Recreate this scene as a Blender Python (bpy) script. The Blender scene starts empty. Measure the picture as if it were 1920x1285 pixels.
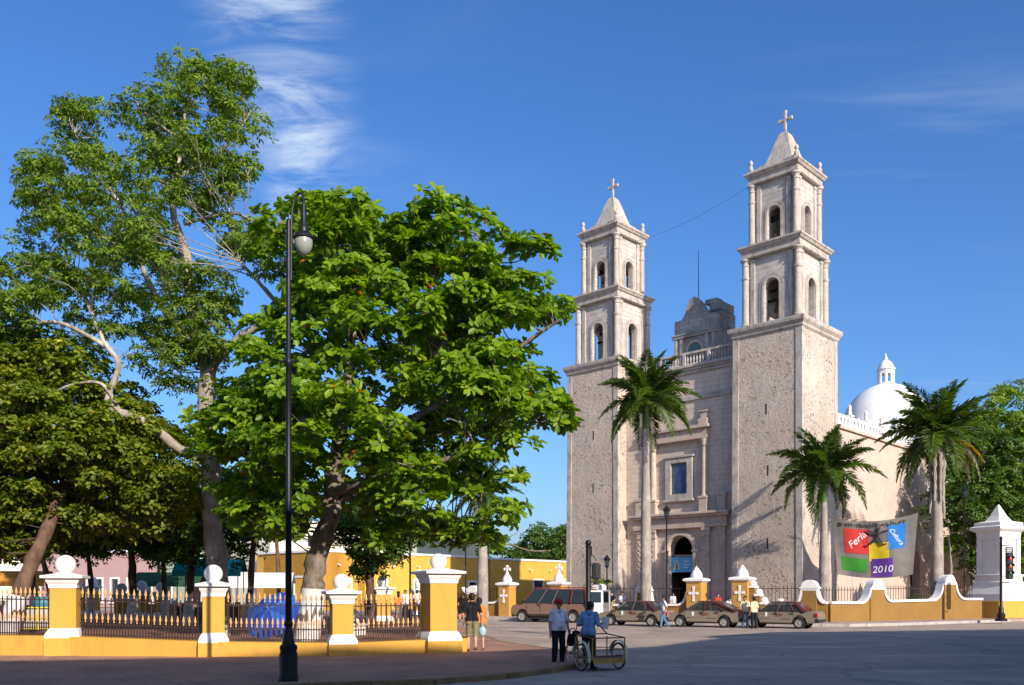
import bpy, bmesh, math, random
import numpy as np
from mathutils import Vector, Matrix
random.seed(7); np.random.seed(7)
PI = math.pi; R = math.radians
SC = bpy.context.scene
COL = SC.collection
# ------------------------------------------------------------------ camera
F, CX, HY, CH = 1678.0, 960.0, 1110.0, 1.9      # focal length in photo pixels, principal x, horizon row, eye height
cd = bpy.data.cameras.new('camera'); cam = bpy.data.objects.new('camera', cd); COL.objects.link(cam)
cam.location = (0, 0, CH); cam.rotation_euler = (R(90), 0, 0)
cd.sensor_width = 36; cd.lens = 36*F/1920; cd.shift_y = (HY-642.5)/1920; cd.clip_end = 6000
SC.camera = cam
# ------------------------------------------------------------------ sky, sun, exposure
SUN_AZ, SUN_EL = 30.0, 25.0                      # degrees right of straight behind the camera, height
sh = Vector((math.sin(R(SUN_AZ)), -math.cos(R(SUN_AZ)), 0))
sd = Vector((sh.x*math.cos(R(SUN_EL)), sh.y*math.cos(R(SUN_EL)), math.sin(R(SUN_EL))))
W = bpy.data.worlds.new('World'); SC.world = W; W.use_nodes = True
nt = W.node_tree; nt.nodes.clear()
def wn(t, **k):
    n = nt.nodes.new(t)
    for a, b in k.items(): setattr(n, a, b)
    return n
def wl(a, b): nt.links.new(a, b)
sky = wn('ShaderNodeTexSky', sky_type='NISHITA', sun_disc=False)
sky.sun_elevation = R(SUN_EL); sky.sun_rotation = R(180-SUN_AZ)
sky.altitude = 0; sky.air_density = 1.0; sky.dust_density = 2.0; sky.ozone_density = 4.0
geo = wn('ShaderNodeTexCoord'); sep = wn('ShaderNodeSeparateXYZ'); wl(geo.outputs['Generated'], sep.inputs[0])
def wmath(op, a, b=None, c=None):
    n = wn('ShaderNodeMath', operation=op)
    for i, v in enumerate((a, b, c)):
        if v is None: continue
        if isinstance(v, (int, float)): n.inputs[i].default_value = v
        else: wl(v, n.inputs[i])
    return n.outputs[0]
zc = wmath('MAXIMUM', sep.outputs[2], 0.05)
cxn, cyn = wmath('DIVIDE', sep.outputs[0], zc), wmath('DIVIDE', sep.outputs[1], zc)
cmb = wn('ShaderNodeCombineXYZ'); wl(cxn, cmb.inputs[0]); wl(cyn, cmb.inputs[1])
def wnoise(scale, sx, sy, rot, det=8, dist=0.6):
    mp = wn('ShaderNodeMapping'); mp.inputs['Scale'].default_value = (sx, sy, 1); mp.inputs['Rotation'].default_value = (0, 0, R(rot))
    wl(cmb.outputs[0], mp.inputs[0])
    n = wn('ShaderNodeTexNoise'); n.inputs['Scale'].default_value = scale; n.inputs['Detail'].default_value = det
    n.inputs['Roughness'].default_value = .62; n.inputs['Distortion'].default_value = dist
    wl(mp.outputs[0], n.inputs['Vector']); return n.outputs[0]
def ramp(v, lo, hi):
    n = wn('ShaderNodeMapRange', interpolation_type='SMOOTHSTEP'); n.inputs[1].default_value = lo; n.inputs[2].default_value = hi
    wl(v, n.inputs[0]); return n.outputs[0]
# a streak of cirrus that crosses the sky above the trees, and thin veils elsewhere
dx = wmath('ADD', wmath('ADD', cxn, 0.455), wmath('MULTIPLY', wmath('SUBTRACT', cyn, 1.85), 0.12))
band = wmath('SUBTRACT', 1.0, ramp(wmath('ABSOLUTE', dx), 0.0, 0.17))
streak = wmath('MULTIPLY', band, ramp(wnoise(2.6, 1.0, 2.3, 8, 9, 1.2), 0.36, 0.70))
streak = wmath('MULTIPLY', streak, ramp(wmath('SUBTRACT', 2.75, cyn), 0.0, 0.5))
veil = wmath('MULTIPLY', ramp(wnoise(0.7, 1.0, 2.6, 24, 7, 0.4), 0.52, 0.85), 0.34)
veil = wmath('MULTIPLY', veil, ramp(wmath('MULTIPLY', cxn, -1.0), -0.2, 0.9))
far_v = wmath('MULTIPLY', ramp(wnoise(1.1, 0.35, 1.8, -15, 8, 0.5), 0.56, 0.8), 0.20)
cl = wmath('MINIMUM', wmath('ADD', wmath('ADD', wmath('MULTIPLY', streak, 0.75), veil), far_v), 0.8)
tint = wn('ShaderNodeMix', data_type='RGBA', blend_type='MULTIPLY'); tint.inputs[0].default_value = 1
wl(sky.outputs[0], tint.inputs[6]); tint.inputs[7].default_value = (0.86, 0.94, 1.12, 1)
hs = wn('ShaderNodeHueSaturation'); hs.inputs['Saturation'].default_value = 1.12; wl(tint.outputs[2], hs.inputs['Color'])
mixc = wn('ShaderNodeMix', data_type='RGBA'); wl(cl, mixc.inputs[0]); wl(hs.outputs[0], mixc.inputs[6])
mixc.inputs[7].default_value = (4.3, 5.0, 6.0, 1)
bg = wn('ShaderNodeBackground'); bg.inputs[1].default_value = 0.125; wl(mixc.outputs[2], bg.inputs[0])
wo = wn('ShaderNodeOutputWorld'); wl(bg.outputs[0], wo.inputs[0])
ld = bpy.data.lights.new('sun', 'SUN'); ld.energy = 4.6; ld.angle = R(0.53); ld.color = (1.0, 0.90, 0.77)
sun = bpy.data.objects.new('sun', ld); COL.objects.link(sun); sun.location = (30, -50, 60)
sun.rotation_euler = (-sd).to_track_quat('-Z', 'Y').to_euler()
vs = SC.view_settings; vs.view_transform = 'Standard'; vs.look = 'None'; vs.exposure = 0.5; vs.gamma = 1.0; vs.use_curve_mapping = False

# ------------------------------------------------------------------ helpers
def P(x, y, Z): return Vector(((x-CX)/F*Z, Z, CH+(HY-y)/F*Z))        # a point at distance Z seen at photo pixel x, y
def G(x, y, z=0.0):
    Z = F*(CH-z)/(y-HY); return Vector(((x-CX)/F*Z, Z, z))
def tag(o, label, cat=None, group=None, kind=None):
    if label: o['label'] = label
    if cat: o['category'] = cat
    if group: o['group'] = group
    if kind: o['kind'] = kind
    return o
def empty(name, loc, rz=0, label=None, cat=None, group=None):
    o = bpy.data.objects.new(name, None); COL.objects.link(o); o.location = loc; o.rotation_euler = (0, 0, rz)
    o.empty_display_size = .3
    return tag(o, label, cat, group)
class MB:
    def __init__(s): s.v = []; s.f = []; s.m = []
    def add(s, vs, fs, M=None, mi=0):
        b = len(s.v)
        s.v += [tuple(M @ Vector(p)) for p in vs] if M is not None else [tuple(p) for p in vs]
        for f in fs: s.f.append(tuple(b+i for i in f)); s.m.append(mi)
        return s
    def box(s, x0, x1, y0, y1, z0, z1, M=None, mi=0):
        vs = [(x, y, z) for z in (z0, z1) for y in (y0, y1) for x in (x0, x1)]
        return s.add(vs, [(0, 2, 3, 1), (4, 5, 7, 6), (0, 1, 5, 4), (2, 6, 7, 3), (0, 4, 6, 2), (1, 3, 7, 5)], M, mi)
    def frustum(s, a0, b0, z0, a1, b1, z1, M=None, mi=0, c=(0, 0)):
        vs = [(c[0]+sx*a, c[1]+sy*b, z) for (a, b, z) in ((a0, b0, z0), (a1, b1, z1)) for sy in (-1, 1) for sx in (-1, 1)]
        return s.add(vs, [(0, 2, 3, 1), (4, 5, 7, 6), (0, 1, 5, 4), (2, 6, 7, 3), (0, 4, 6, 2), (1, 3, 7, 5)], M, mi)
    def lathe(s, prof, n=16, M=None, mi=0, cap=True):
        vs = []; fs = []
        for (r, z) in prof:
            for k in range(n):
                a = 2*PI*k/n; vs.append((r*math.cos(a), r*math.sin(a), z))
        for i in range(len(prof)-1):
            for k in range(n):
                k2 = (k+1) % n; fs.append((i*n+k, i*n+k2, (i+1)*n+k2, (i+1)*n+k))
        if cap:
            fs.append(tuple(reversed(range(n)))); fs.append(tuple(range((len(prof)-1)*n, len(prof)*n)))
        return s.add(vs, fs, M, mi)
    def sq_lathe(s, prof, M=None, mi=0, c=(0, 0), ratio=1.0):      # square section, prof of (half width, z)
        vs = []; fs = []
        for (r, z) in prof:
            for sx, sy in ((-1, -1), (1, -1), (1, 1), (-1, 1)): vs.append((c[0]+sx*r, c[1]+sy*r*ratio, z))
        for i in range(len(prof)-1):
            for k in range(4):
                k2 = (k+1) % 4; fs.append((i*4+k, i*4+k2, (i+1)*4+k2, (i+1)*4+k))
        fs.append((3, 2, 1, 0)); q = (len(prof)-1)*4; fs.append((q, q+1, q+2, q+3))
        return s.add(vs, fs, M, mi)
    def sphere(s, c, rx, ry=None, rz=None, n=14, m=9, M=None, mi=0):
        ry = rx if ry is None else ry; rz = rx if rz is None else rz
        vs = [(c[0], c[1], c[2]-rz)]; fs = []
        for i in range(1, m):
            t = PI*i/m-PI/2
            for k in range(n):
                a = 2*PI*k/n; vs.append((c[0]+rx*math.cos(t)*math.cos(a), c[1]+ry*math.cos(t)*math.sin(a), c[2]+rz*math.sin(t)))
        vs.append((c[0], c[1], c[2]+rz)); T = len(vs)-1
        for k in range(n):
            k2 = (k+1) % n; fs.append((0, 1+k2, 1+k)); fs.append((T, 1+(m-2)*n+k, 1+(m-2)*n+k2))
            for i in range(m-2): fs.append((1+i*n+k, 1+i*n+k2, 1+(i+1)*n+k2, 1+(i+1)*n+k))
        return s.add(vs, fs, M, mi)
    def tube(s, pts, rad, n=8, M=None, mi=0):
        pts = [Vector(p) for p in pts]; k0 = len(pts)
        if isinstance(rad, (int, float)): rad = [rad]*k0
        vs = []; fs = []; up = None
        for i, p in enumerate(pts):
            d = (pts[min(i+1, k0-1)]-pts[max(i-1, 0)]).normalized()
            if up is None: up = d.orthogonal().normalized()
            up = (up-d*up.dot(d)); up = up.normalized() if up.length > 1e-6 else d.orthogonal().normalized()
            sd_ = d.cross(up)
            for k in range(n):
                a = 2*PI*k/n; vs.append(p+(up*math.cos(a)+sd_*math.sin(a))*rad[i])
        for i in range(k0-1):
            for k in range(n):
                k2 = (k+1) % n; fs.append((i*n+k, i*n+k2, (i+1)*n+k2, (i+1)*n+k))
        fs.append(tuple(reversed(range(n)))); fs.append(tuple(range((k0-1)*n, k0*n)))
        return s.add(vs, fs, M, mi)
    def prism(s, poly, h0, h1, axis='z', M=None, mi=0):            # poly extruded along an axis
        n = len(poly)
        def pt(a, b, h): return (a, b, h) if axis == 'z' else ((a, h, b) if axis == 'y' else (h, a, b))
        vs = [pt(a, b, h0) for a, b in poly]+[pt(a, b, h1) for a, b in poly]
        fs = [tuple(reversed(range(n))), tuple(range(n, 2*n))]+[(k, (k+1) % n, n+(k+1) % n, n+k) for k in range(n)]
        return s.add(vs, fs, M, mi)
    def bar(s, a, b, w, h=None, M=None, mi=0):                      # rectangular bar between two points
        h = w if h is None else h
        a, b = Vector(a), Vector(b); d = (b-a).normalized()
        up = Vector((0, 0, 1)) if abs(d.z) < .95 else Vector((1, 0, 0))
        sx = d.cross(up).normalized(); u2 = sx.cross(d)
        vs = [q+sx*i*w/2+u2*j*h/2 for q in (a, b) for j in (-1, 1) for i in (-1, 1)]
        return s.add(vs, [(0, 2, 3, 1), (4, 5, 7, 6), (0, 1, 5, 4), (2, 6, 7, 3), (0, 4, 6, 2), (1, 3, 7, 5)], M, mi)
    def panel(s, x0, x1, z0, z1, y0, y1, ops=(), M=None, mi=0, na=10):
        # wall in the x-z plane from y0 (front) to y1 (back) with openings (cx, half width, sill, spring, rise)
        def both(q):
            s.add([(x, y0, z) for x, z in q], [tuple(range(len(q)))], M, mi)
            s.add([(x, y1, z) for x, z in q], [tuple(reversed(range(len(q))))], M, mi)
        cur = x0
        for (c, r, sl, sp, rise) in sorted(ops):
            both([(cur, z0), (c-r, z0), (c-r, z1), (cur, z1)])
            if sl > z0+1e-4:
                both([(c-r, z0), (c+r, z0), (c+r, sl), (c-r, sl)])
            arc = [(c-r*math.cos(PI*k/na), sp+rise*math.sin(PI*k/na)) for k in range(na+1)] if rise > 0 else [(c-r, sp), (c+r, sp)]
            for k in range(len(arc)-1):
                (xa, za), (xb, zb) = arc[k], arc[k+1]
                both([(xa, za), (xb, zb), (xb, z1), (xa, z1)])
            loop = [(c+r, sl), (c-r, sl)]+arc
            for k in range(len(loop)):
                (xa, za), (xb, zb) = loop[k], loop[(k+1) % len(loop)]
                if k == 0 and sl <= z0+1e-4: continue
                if abs(xa-xb)+abs(za-zb) < 1e-6: continue
                s.add([(xa, y0, za), (xa, y1, za), (xb, y1, zb), (xb, y0, zb)], [(0, 1, 2, 3)], M, mi)
            cur = c+r
        both([(cur, z0), (x1, z0), (x1, z1), (cur, z1)])
        for (xa, za, xb, zb) in ((x0, z0, x0, z1), (x0, z1, x1, z1), (x1, z1, x1, z0)):
            s.add([(xa, y0, za), (xa, y1, za), (xb, y1, zb), (xb, y0, zb)], [(3, 2, 1, 0)], M, mi)
        return s
    def archband(s, c, r0, r1, sp, sl, y0, y1, M=None, mi=0, na=12): # moulding round an arched opening
        o = [(c-r1, sl)]+[(c-r1*math.cos(PI*k/na), sp+r1*math.sin(PI*k/na)) for k in range(na+1)]+[(c+r1, sl)]
        i_ = [(c-r0, sl)]+[(c-r0*math.cos(PI*k/na), sp+r0*math.sin(PI*k/na)) for k in range(na+1)]+[(c+r0, sl)]
        n = len(o); vs = []
        for (x, z) in o: vs += [(x, y0, z), (x, y1, z)]
        for (x, z) in i_: vs += [(x, y0, z), (x, y1, z)]
        fs = []
        for k in range(n-1):
            a, b = 2*k, 2*k+2; c_, d = 2*n+2*k, 2*n+2*k+2
            fs += [(a, b, d, c_), (a, a+1, b+1, b), (c_, d, d+1, c_+1), (a+1, c_+1, d+1, b+1)]
        fs += [(0, 2*n, 2*n+1, 1), (2*n-2, 2*n-1, 4*n-1, 4*n-2)]
        return s.add(vs, fs, M, mi)
    def mesh(s, name, mats, smooth=False, bevel=0, seg=2, recalc=True, angle=None):
        me = bpy.data.meshes.new(name); me.from_pydata(s.v, [], s.f)
        for m in (mats if isinstance(mats, (list, tuple)) else [mats]): me.materials.append(m)
        me.polygons.foreach_set('material_index', s.m)
        if bevel or recalc:
            bm = bmesh.new(); bm.from_mesh(me)
            if recalc: bmesh.ops.recalc_face_normals(bm, faces=bm.faces)
            if bevel:
                bmesh.ops.remove_doubles(bm, verts=bm.verts, dist=1e-5)
                es = [e for e in bm.edges if len(e.link_faces) == 2 and e.calc_face_angle(0) > R(28)]
                bmesh.ops.bevel(bm, geom=es, offset=bevel, segments=seg, affect='EDGES', clamp_overlap=True)
            bm.to_mesh(me); bm.free()
        if smooth:
            me.polygons.foreach_set('use_smooth', [True]*len(me.polygons))
            me.set_sharp_from_angle(angle=R(38 if angle is None else angle))
        return me
    def build(s, name, mats, parent=None, **k):
        o = bpy.data.objects.new(name, s.mesh(name, mats, **k)); COL.objects.link(o)
        if parent is not None: o.parent = parent
        return o
def inst(name, me, parent, loc=(0, 0, 0), rot=(0, 0, 0), scale=(1, 1, 1)):
    o = bpy.data.objects.new(name, me); COL.objects.link(o); o.parent = parent
    o.location = loc; o.rotation_euler = rot; o.scale = scale
    return o
def copy_tree(o, parent=None):
    c = o.copy(); COL.objects.link(c); c.parent = parent
    for ch in list(o.children): copy_tree(ch, c)
    return c
def T(x=0, y=0, z=0, rz=0, rx=0, ry=0):
    return Matrix.Translation((x, y, z)) @ Matrix.Rotation(rz, 4, 'Z') @ Matrix.Rotation(ry, 4, 'Y') @ Matrix.Rotation(rx, 4, 'X')
def bez(pts, n=8):                                                  # smooth polyline through points
    pts = [Vector(p) for p in pts]; out = []
    for i in range(len(pts)-1):
        p0, p1, p2, p3 = pts[max(i-1, 0)], pts[i], pts[i+1], pts[min(i+2, len(pts)-1)]
        for k in range(n):
            t = k/n
            out.append(.5*((2*p1)+(p2-p0)*t+(2*p0-5*p1+4*p2-p3)*t*t+(3*p1-p0-3*p2+p3)*t**3))
    out.append(pts[-1]); return out
# ------------------------------------------------------------------ materials
class NT:
    def __init__(s, name):
        s.m = bpy.data.materials.new(name); s.m.use_nodes = True; s.t = s.m.node_tree
        s.b = s.t.nodes['Principled BSDF']; s.out = s.t.nodes['Material Output']
        s.co = s.n('ShaderNodeTexCoord').outputs['Object']
    def n(s, t, **k):
        q = s.t.nodes.new(t)
        for a, b in k.items(): setattr(q, a, b)
        return q
    def l(s, a, b): s.t.links.new(a, b)
    def noise(s, scale, det=5, rough=.55, vec=None, dist=0):
        q = s.n('ShaderNodeTexNoise'); q.inputs['Scale'].default_value = scale; q.inputs['Detail'].default_value = det
        q.inputs['Roughness'].default_value = rough; q.inputs['Distortion'].default_value = dist
        s.l(vec or s.co, q.inputs['Vector']); return q.outputs[0]
    def map(s, sc, vec=None, rot=(0, 0, 0)):
        q = s.n('ShaderNodeMapping'); q.inputs['Scale'].default_value = sc; q.inputs['Rotation'].default_value = rot
        s.l(vec or s.co, q.inputs[0]); return q.outputs[0]
    def rng(s, v, a, b, c=0, d=1):
        q = s.n('ShaderNodeMapRange'); q.inputs[1].default_value = a; q.inputs[2].default_value = b
        q.inputs[3].default_value = c; q.inputs[4].default_value = d; s.l(v, q.inputs[0]); return q.outputs[0]
    def mix(s, f, a, b, blend='MIX'):
        q = s.n('ShaderNodeMix', data_type='RGBA', blend_type=blend)
        for i, v in ((0, f), (6, a), (7, b)):
            if isinstance(v, (int, float)): q.inputs[i].default_value = v
            elif isinstance(v, tuple): q.inputs[i].default_value = (*v, 1)
            else: s.l(v, q.inputs[i])
        return q.outputs[2]
    def math(s, op, a, b=0.0):
        q = s.n('ShaderNodeMath', operation=op)
        for i, v in enumerate((a, b)):
            if isinstance(v, (int, float)): q.inputs[i].default_value = v
            else: s.l(v, q.inputs[i])
        return q.outputs[0]
    def bump(s, h, dist, strength=1.0, prev=None):
        q = s.n('ShaderNodeBump'); q.inputs['Strength'].default_value = strength; q.inputs['Distance'].default_value = dist
        s.l(h, q.inputs['Height'])
        if prev: s.l(prev, q.inputs['Normal'])
        return q.outputs[0]
    def hv(s):                                                      # wall coordinates: (x + y, z)
        a = s.n('ShaderNodeSeparateXYZ'); s.l(s.co, a.inputs[0]); c = s.n('ShaderNodeCombineXYZ')
        s.l(s.math('ADD', a.outputs[0], a.outputs[1]), c.inputs[0]); s.l(a.outputs[2], c.inputs[1]); return c.outputs[0], a.outputs[2]
    def done(s, col=None, nrm=None, rough=.8, spec=.3, metal=0):
        if col is not None:
            if isinstance(col, tuple): s.b.inputs['Base Color'].default_value = (*col, 1)
            else: s.l(col, s.b.inputs['Base Color'])
        if nrm: s.l(nrm, s.b.inputs['Normal'])
        if isinstance(rough, (int, float)): s.b.inputs['Roughness'].default_value = rough
        else: s.l(rough, s.b.inputs['Roughness'])
        s.b.inputs['Specular IOR Level'].default_value = spec; s.b.inputs['Metallic'].default_value = metal
        return s.m
def pm(name, c, var=.25, scale=4, rough=.8, bump=0, bscale=30, spec=.3, metal=0, fine=None):
    t = NT(name); a = t.noise(scale, 6, .6)
    c1 = tuple(x*(1-var) for x in c); c2 = tuple(min(x*(1+var*.6), 1) for x in c)
    col = t.mix(t.rng(a, .3, .7), c1, c2)
    if fine: col = t.mix(t.rng(t.noise(fine, 3, .5), .35, .65, 0, .5), col, tuple(x*.6 for x in c))
    nr = t.bump(t.noise(bscale, 5, .6), bump) if bump else None
    return t.done(col, nr, rough, spec, metal)
M = {}
def m_rubble():                                                     # rough rubble limestone with weathered pits
    t = NT('rubble_stone'); hvv, z = t.hv()
    big = t.noise(.33, 5, .6); mid = t.noise(1.3, 6, .65); fine = t.noise(7, 7, .75)
    col = t.mix(t.rng(big, .35, .65), (.40, .33, .272), (.57, .48, .40))
    col = t.mix(t.rng(mid, .4, .72, 0, .6), col, (.38, .32, .275))
    col = t.mix(t.rng(t.noise(.55, 4, .6), .52, .68, 0, .55), col, (.54, .37, .27))
    v = t.n('ShaderNodeTexVoronoi', feature='F1'); v.inputs['Scale'].default_value = 3.6
    nz = t.n('ShaderNodeTexNoise'); nz.inputs['Scale'].default_value = 3.5; nz.inputs['Detail'].default_value = 4; t.l(t.co, nz.inputs['Vector'])
    vm = t.n('ShaderNodeVectorMath', operation='MULTIPLY_ADD'); t.l(nz.outputs['Color'], vm.inputs[0]); vm.inputs[1].default_value = (.5, .5, .5); t.l(t.co, vm.inputs[2]); t.l(vm.outputs[0], v.inputs['Vector'])
    dens = t.rng(t.noise(.42, 4, .6), .38, .62, .10, .36)
    pit = t.math('MULTIPLY', t.math('LESS_THAN', v.outputs['Distance'], dens), t.rng(t.noise(5.5, 4, .7), .42, .58))
    vd = t.n('ShaderNodeTexVoronoi', feature='DISTANCE_TO_EDGE'); vd.inputs['Scale'].default_value = 4.6; t.l(t.co, vd.inputs['Vector'])
    joint = t.rng(vd.outputs['Distance'], 0.0, .08, 1, 0)
    jm = t.math('MULTIPLY', joint, t.rng(t.noise(.5, 3), .44, .6))
    col = t.mix(t.math('MULTIPLY', pit, .62), col, (.19, .15, .13))
    col = t.mix(t.math('MULTIPLY', jm, .12), col, (.22, .18, .155))
    col = t.mix(t.rng(fine, .35, .75, 0, .35), col, (.62, .55, .47))
    h = t.math('SUBTRACT', t.math('ADD', t.math('MULTIPLY', fine, .5), mid), t.math('ADD', t.math('MULTIPLY', pit, .9), t.math('MULTIPLY', jm, .15)))
    return t.done(col, t.bump(h, .12, 1.0), .95, .1)
def m_ashlar(name, c1, c2, cm, bw=.62, bh=.34, stain=(.2, .18, .16), amt=.5, bd=.02):
    t = NT(name); hvv, z = t.hv()
    b = t.n('ShaderNodeTexBrick'); t.l(hvv, b.inputs['Vector']); b.inputs['Scale'].default_value = 1
    b.inputs['Brick Width'].default_value = bw; b.inputs['Row Height'].default_value = bh; b.inputs['Mortar Size'].default_value = .012
    b.inputs['Mortar Smooth'].default_value = .3; b.inputs['Bias'].default_value = 0
    for k, c in (('Color1', c1), ('Color2', c2), ('Mortar', cm)): b.inputs[k].default_value = (*c, 1)
    st = t.rng(t.noise(.9, 7, .68), .45, .75, 0, amt)
    col = t.mix(st, b.outputs['Color'], stain)
    dr = t.noise(2.2, 6, .6, t.map((1, 1, .18)))
    col = t.mix(t.rng(dr, .5, .75, 0, amt*.8), col, stain)
    col = t.mix(t.rng(t.noise(14, 5, .7), .4, .7, 0, .22), col, tuple(x*.7 for x in c1))
    h = t.math('ADD', t.math('MULTIPLY', b.outputs['Fac'], -1.0), t.noise(7, 6, .7))
    return t.done(col, t.bump(h, bd, .8), .9, .15)
def m_plaster(name, c, dirt=(.25, .2, .16), amt=.35, var=.16, bump=.006):
    t = NT(name); a = t.noise(.8, 6, .6); d = t.noise(3.0, 6, .65, t.map((1, 1, .3)))
    col = t.mix(t.rng(a, .3, .7), tuple(x*(1-var) for x in c), c)
    col = t.mix(t.rng(d, .50, .74, 0, amt), col, dirt)
    col = t.mix(t.rng(t.noise(1.7, 8, .72), .5, .72, 0, amt*.7), col, dirt)
    col = t.mix(t.rng(t.noise(24, 4, .6), .4, .7, 0, .10), col, tuple(x*.5 for x in c))
    return t.done(col, t.bump(t.noise(16, 6, .65), bump, .8), .85, .2)
def m_asphalt():
    t = NT('asphalt'); a = t.noise(.16, 5, .6); b = t.noise(.6, 6, .65, t.map((.35, 1, 1), rot=(0, 0, R(28)))); f = t.noise(55, 4, .7)
    col = t.mix(t.rng(a, .35, .65), (.33, .25, .195), (.41, .315, .25))
    col = t.mix(t.rng(b, .50, .63, 0, .75), col, (.54, .42, .31))
    col = t.mix(t.rng(t.noise(.33, 5, .6), .53, .66, 0, .6), col, (.145, .12, .11))
    col = t.mix(t.rng(f, .35, .7, 0, .4), col, (.36, .32, .29))
    v = t.n('ShaderNodeTexVoronoi', feature='DISTANCE_TO_EDGE'); v.inputs['Scale'].default_value = .23
    nn = t.n('ShaderNodeTexNoise'); nn.inputs['Scale'].default_value = 1.2; t.l(t.co, nn.inputs['Vector'])
    q = t.n('ShaderNodeVectorMath', operation='ADD'); t.l(t.co, q.inputs[0]); t.l(nn.outputs['Color'], q.inputs[1]); t.l(q.outputs[0], v.inputs['Vector'])
    col = t.mix(t.rng(v.outputs['Distance'], 0, .012, .5, 0), col, (.06, .055, .055))
    return t.done(col, t.bump(f, .012, .8), t.rng(a, .3, .7, .8, .95), .08)
def m_pavers(name, c1, c2, cm, w=.22, h=.11, rot=0, dirt=(.15, .11, .095)):
    t = NT(name); b = t.n('ShaderNodeTexBrick'); t.l(t.map((1, 1, 1), rot=(0, 0, rot)), b.inputs['Vector']); b.inputs['Scale'].default_value = 1
    b.inputs['Brick Width'].default_value = w; b.inputs['Row Height'].default_value = h; b.inputs['Mortar Size'].default_value = .006
    for k, c in (('Color1', c1), ('Color2', c2), ('Mortar', cm)): b.inputs[k].default_value = (*c, 1)
    col = t.mix(t.rng(t.noise(.7, 6, .65), .42, .7, 0, .55), b.outputs['Color'], dirt)
    col = t.mix(t.rng(t.noise(.25, 5, .6), .5, .7, 0, .4), col, tuple(min(1, x*1.5) for x in c2))
    hh = t.math('ADD', t.math('MULTIPLY', b.outputs['Fac'], -1.5), t.noise(20, 5, .7))
    return t.done(col, t.bump(hh, .01, .7), .92, .08)
def m_bark(name, c, c2):
    t = NT(name); a = t.noise(3.5, 7, .7, t.map((1.6, 1.6, .35)), .6); b = t.noise(1.1, 5, .6)
    col = t.mix(t.rng(a, .35, .65), c2, c)
    col = t.mix(t.rng(b, .5, .7, 0, .6), col, tuple(min(1, x*1.55) for x in c))
    return t.done(col, t.bump(a, .03, 1), .95, .1)
def m_leaf(name, c1, c2, c3, rare=None, trans=.42, gloss=.45, thr=.985):
    t = NT(name); at = t.n('ShaderNodeAttribute', attribute_name='tint'); v = at.outputs['Fac']
    col = t.mix(t.rng(v, 0, .6), c1, c2); col = t.mix(t.rng(v, .6, .97), col, c3)
    if rare: col = t.mix(t.math('GREATER_THAN', v, thr), col, rare)
    t.l(col, t.b.inputs['Base Color']); t.b.inputs['Roughness'].default_value = gloss; t.b.inputs['Specular IOR Level'].default_value = .35
    tr = t.n('ShaderNodeBsdfTranslucent'); t.l(t.mix(1.0, col, (1.5, 1.6, .5), 'MULTIPLY'), tr.inputs[0])
    ms = t.n('ShaderNodeMixShader'); ms.inputs[0].default_value = trans
    t.l(t.b.outputs[0], ms.inputs[1]); t.l(tr.outputs[0], ms.inputs[2]); t.l(ms.outputs[0], t.out.inputs[0]); return t.m
def m_glass(name, c, alpha=.5):
    t = NT(name); t.done(pmix(t, c), None, .06, .6); t.b.inputs['Alpha'].default_value = alpha; return t.m
def pmix(t, c): return t.mix(t.rng(t.noise(2.5, 3), .3, .7), tuple(x*.8 for x in c), c)
M['rubble'] = m_rubble()
M['ashlar'] = m_ashlar('weathered_ashlar', (.50, .455, .41), (.58, .53, .475), (.33, .30, .27), .7, .36, (.22, .20, .185), .72, .03)
M['trim'] = m_plaster('weathered_stone_trim', (.52, .465, .41), (.17, .15, .135), .95, .28, .02)
M['facade'] = m_ashlar('facade_ashlar', (.58, .475, .385), (.64, .53, .44), (.42, .335, .27), .75, .38, (.30, .245, .21), .5)
M['portal'] = m_plaster('portal_stone', (.56, .45, .37), (.27, .20, .165), .75, .22, .014)
M['gable'] = m_ashlar('dark_weathered_stone', (.34, .32, .30), (.42, .40, .37), (.25, .235, .22), .6, .34, (.12, .115, .11), .75)
M['nave'] = m_plaster('nave_plaster', (.56, .44, .365), (.40, .29, .235), .6, .18, .02)
M['dome'] = m_plaster('dome_whitewash', (.80, .79, .77), (.5, .5, .5), .3, .08)
M['white'] = m_plaster('white_limewash', (.80, .78, .75), (.5, .46, .42), .35, .08)
M['yellow'] = m_plaster('yellow_paint', (.66, .36, .066), (.40, .21, .06), .42, .12)
M['ochre'] = m_plaster('ochre_paint', (.72, .40, .07), (.42, .22, .05), .35, .14)
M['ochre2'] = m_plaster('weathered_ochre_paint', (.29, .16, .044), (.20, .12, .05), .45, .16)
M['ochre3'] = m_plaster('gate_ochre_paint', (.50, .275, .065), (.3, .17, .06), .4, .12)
M['cream'] = m_plaster('cream_paint', (.74, .72, .56), (.5, .48, .4), .3, .1)
M['sage'] = m_plaster('sage_green_paint', (.40, .44, .34), (.25, .27, .22), .4, .12)
M['pink'] = m_plaster('pink_paint', (.42, .27, .26), (.4, .28, .28), .3, .12)
M['asphalt'] = m_asphalt()
M['pavers'] = m_pavers('red_brick_pavers', (.38, .215, .155), (.45, .255, .18), (.21, .13, .095), rot=R(20))
M['plaza'] = m_pavers('plaza_brick_pavers', (.30, .14, .10), (.35, .18, .13), (.14, .08, .06), rot=R(-20))
M['farpave'] = m_pavers('pink_stone_pavers', (.40, .28, .23), (.46, .33, .27), (.25, .18, .15), .4, .4, R(-34))
M['kerb'] = pm('kerb_concrete', (.46, .42, .38), .3, 1.5, .9, .01, 20, fine=9)
M['kerb_y'] = pm('worn_yellow_kerb', (.26, .18, .085), .5, 1.2, .9, .01, 20, fine=5)
M['earth'] = pm('dry_earth', (.22, .16, .11), .4, .6, .95, .02, 8)
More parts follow.
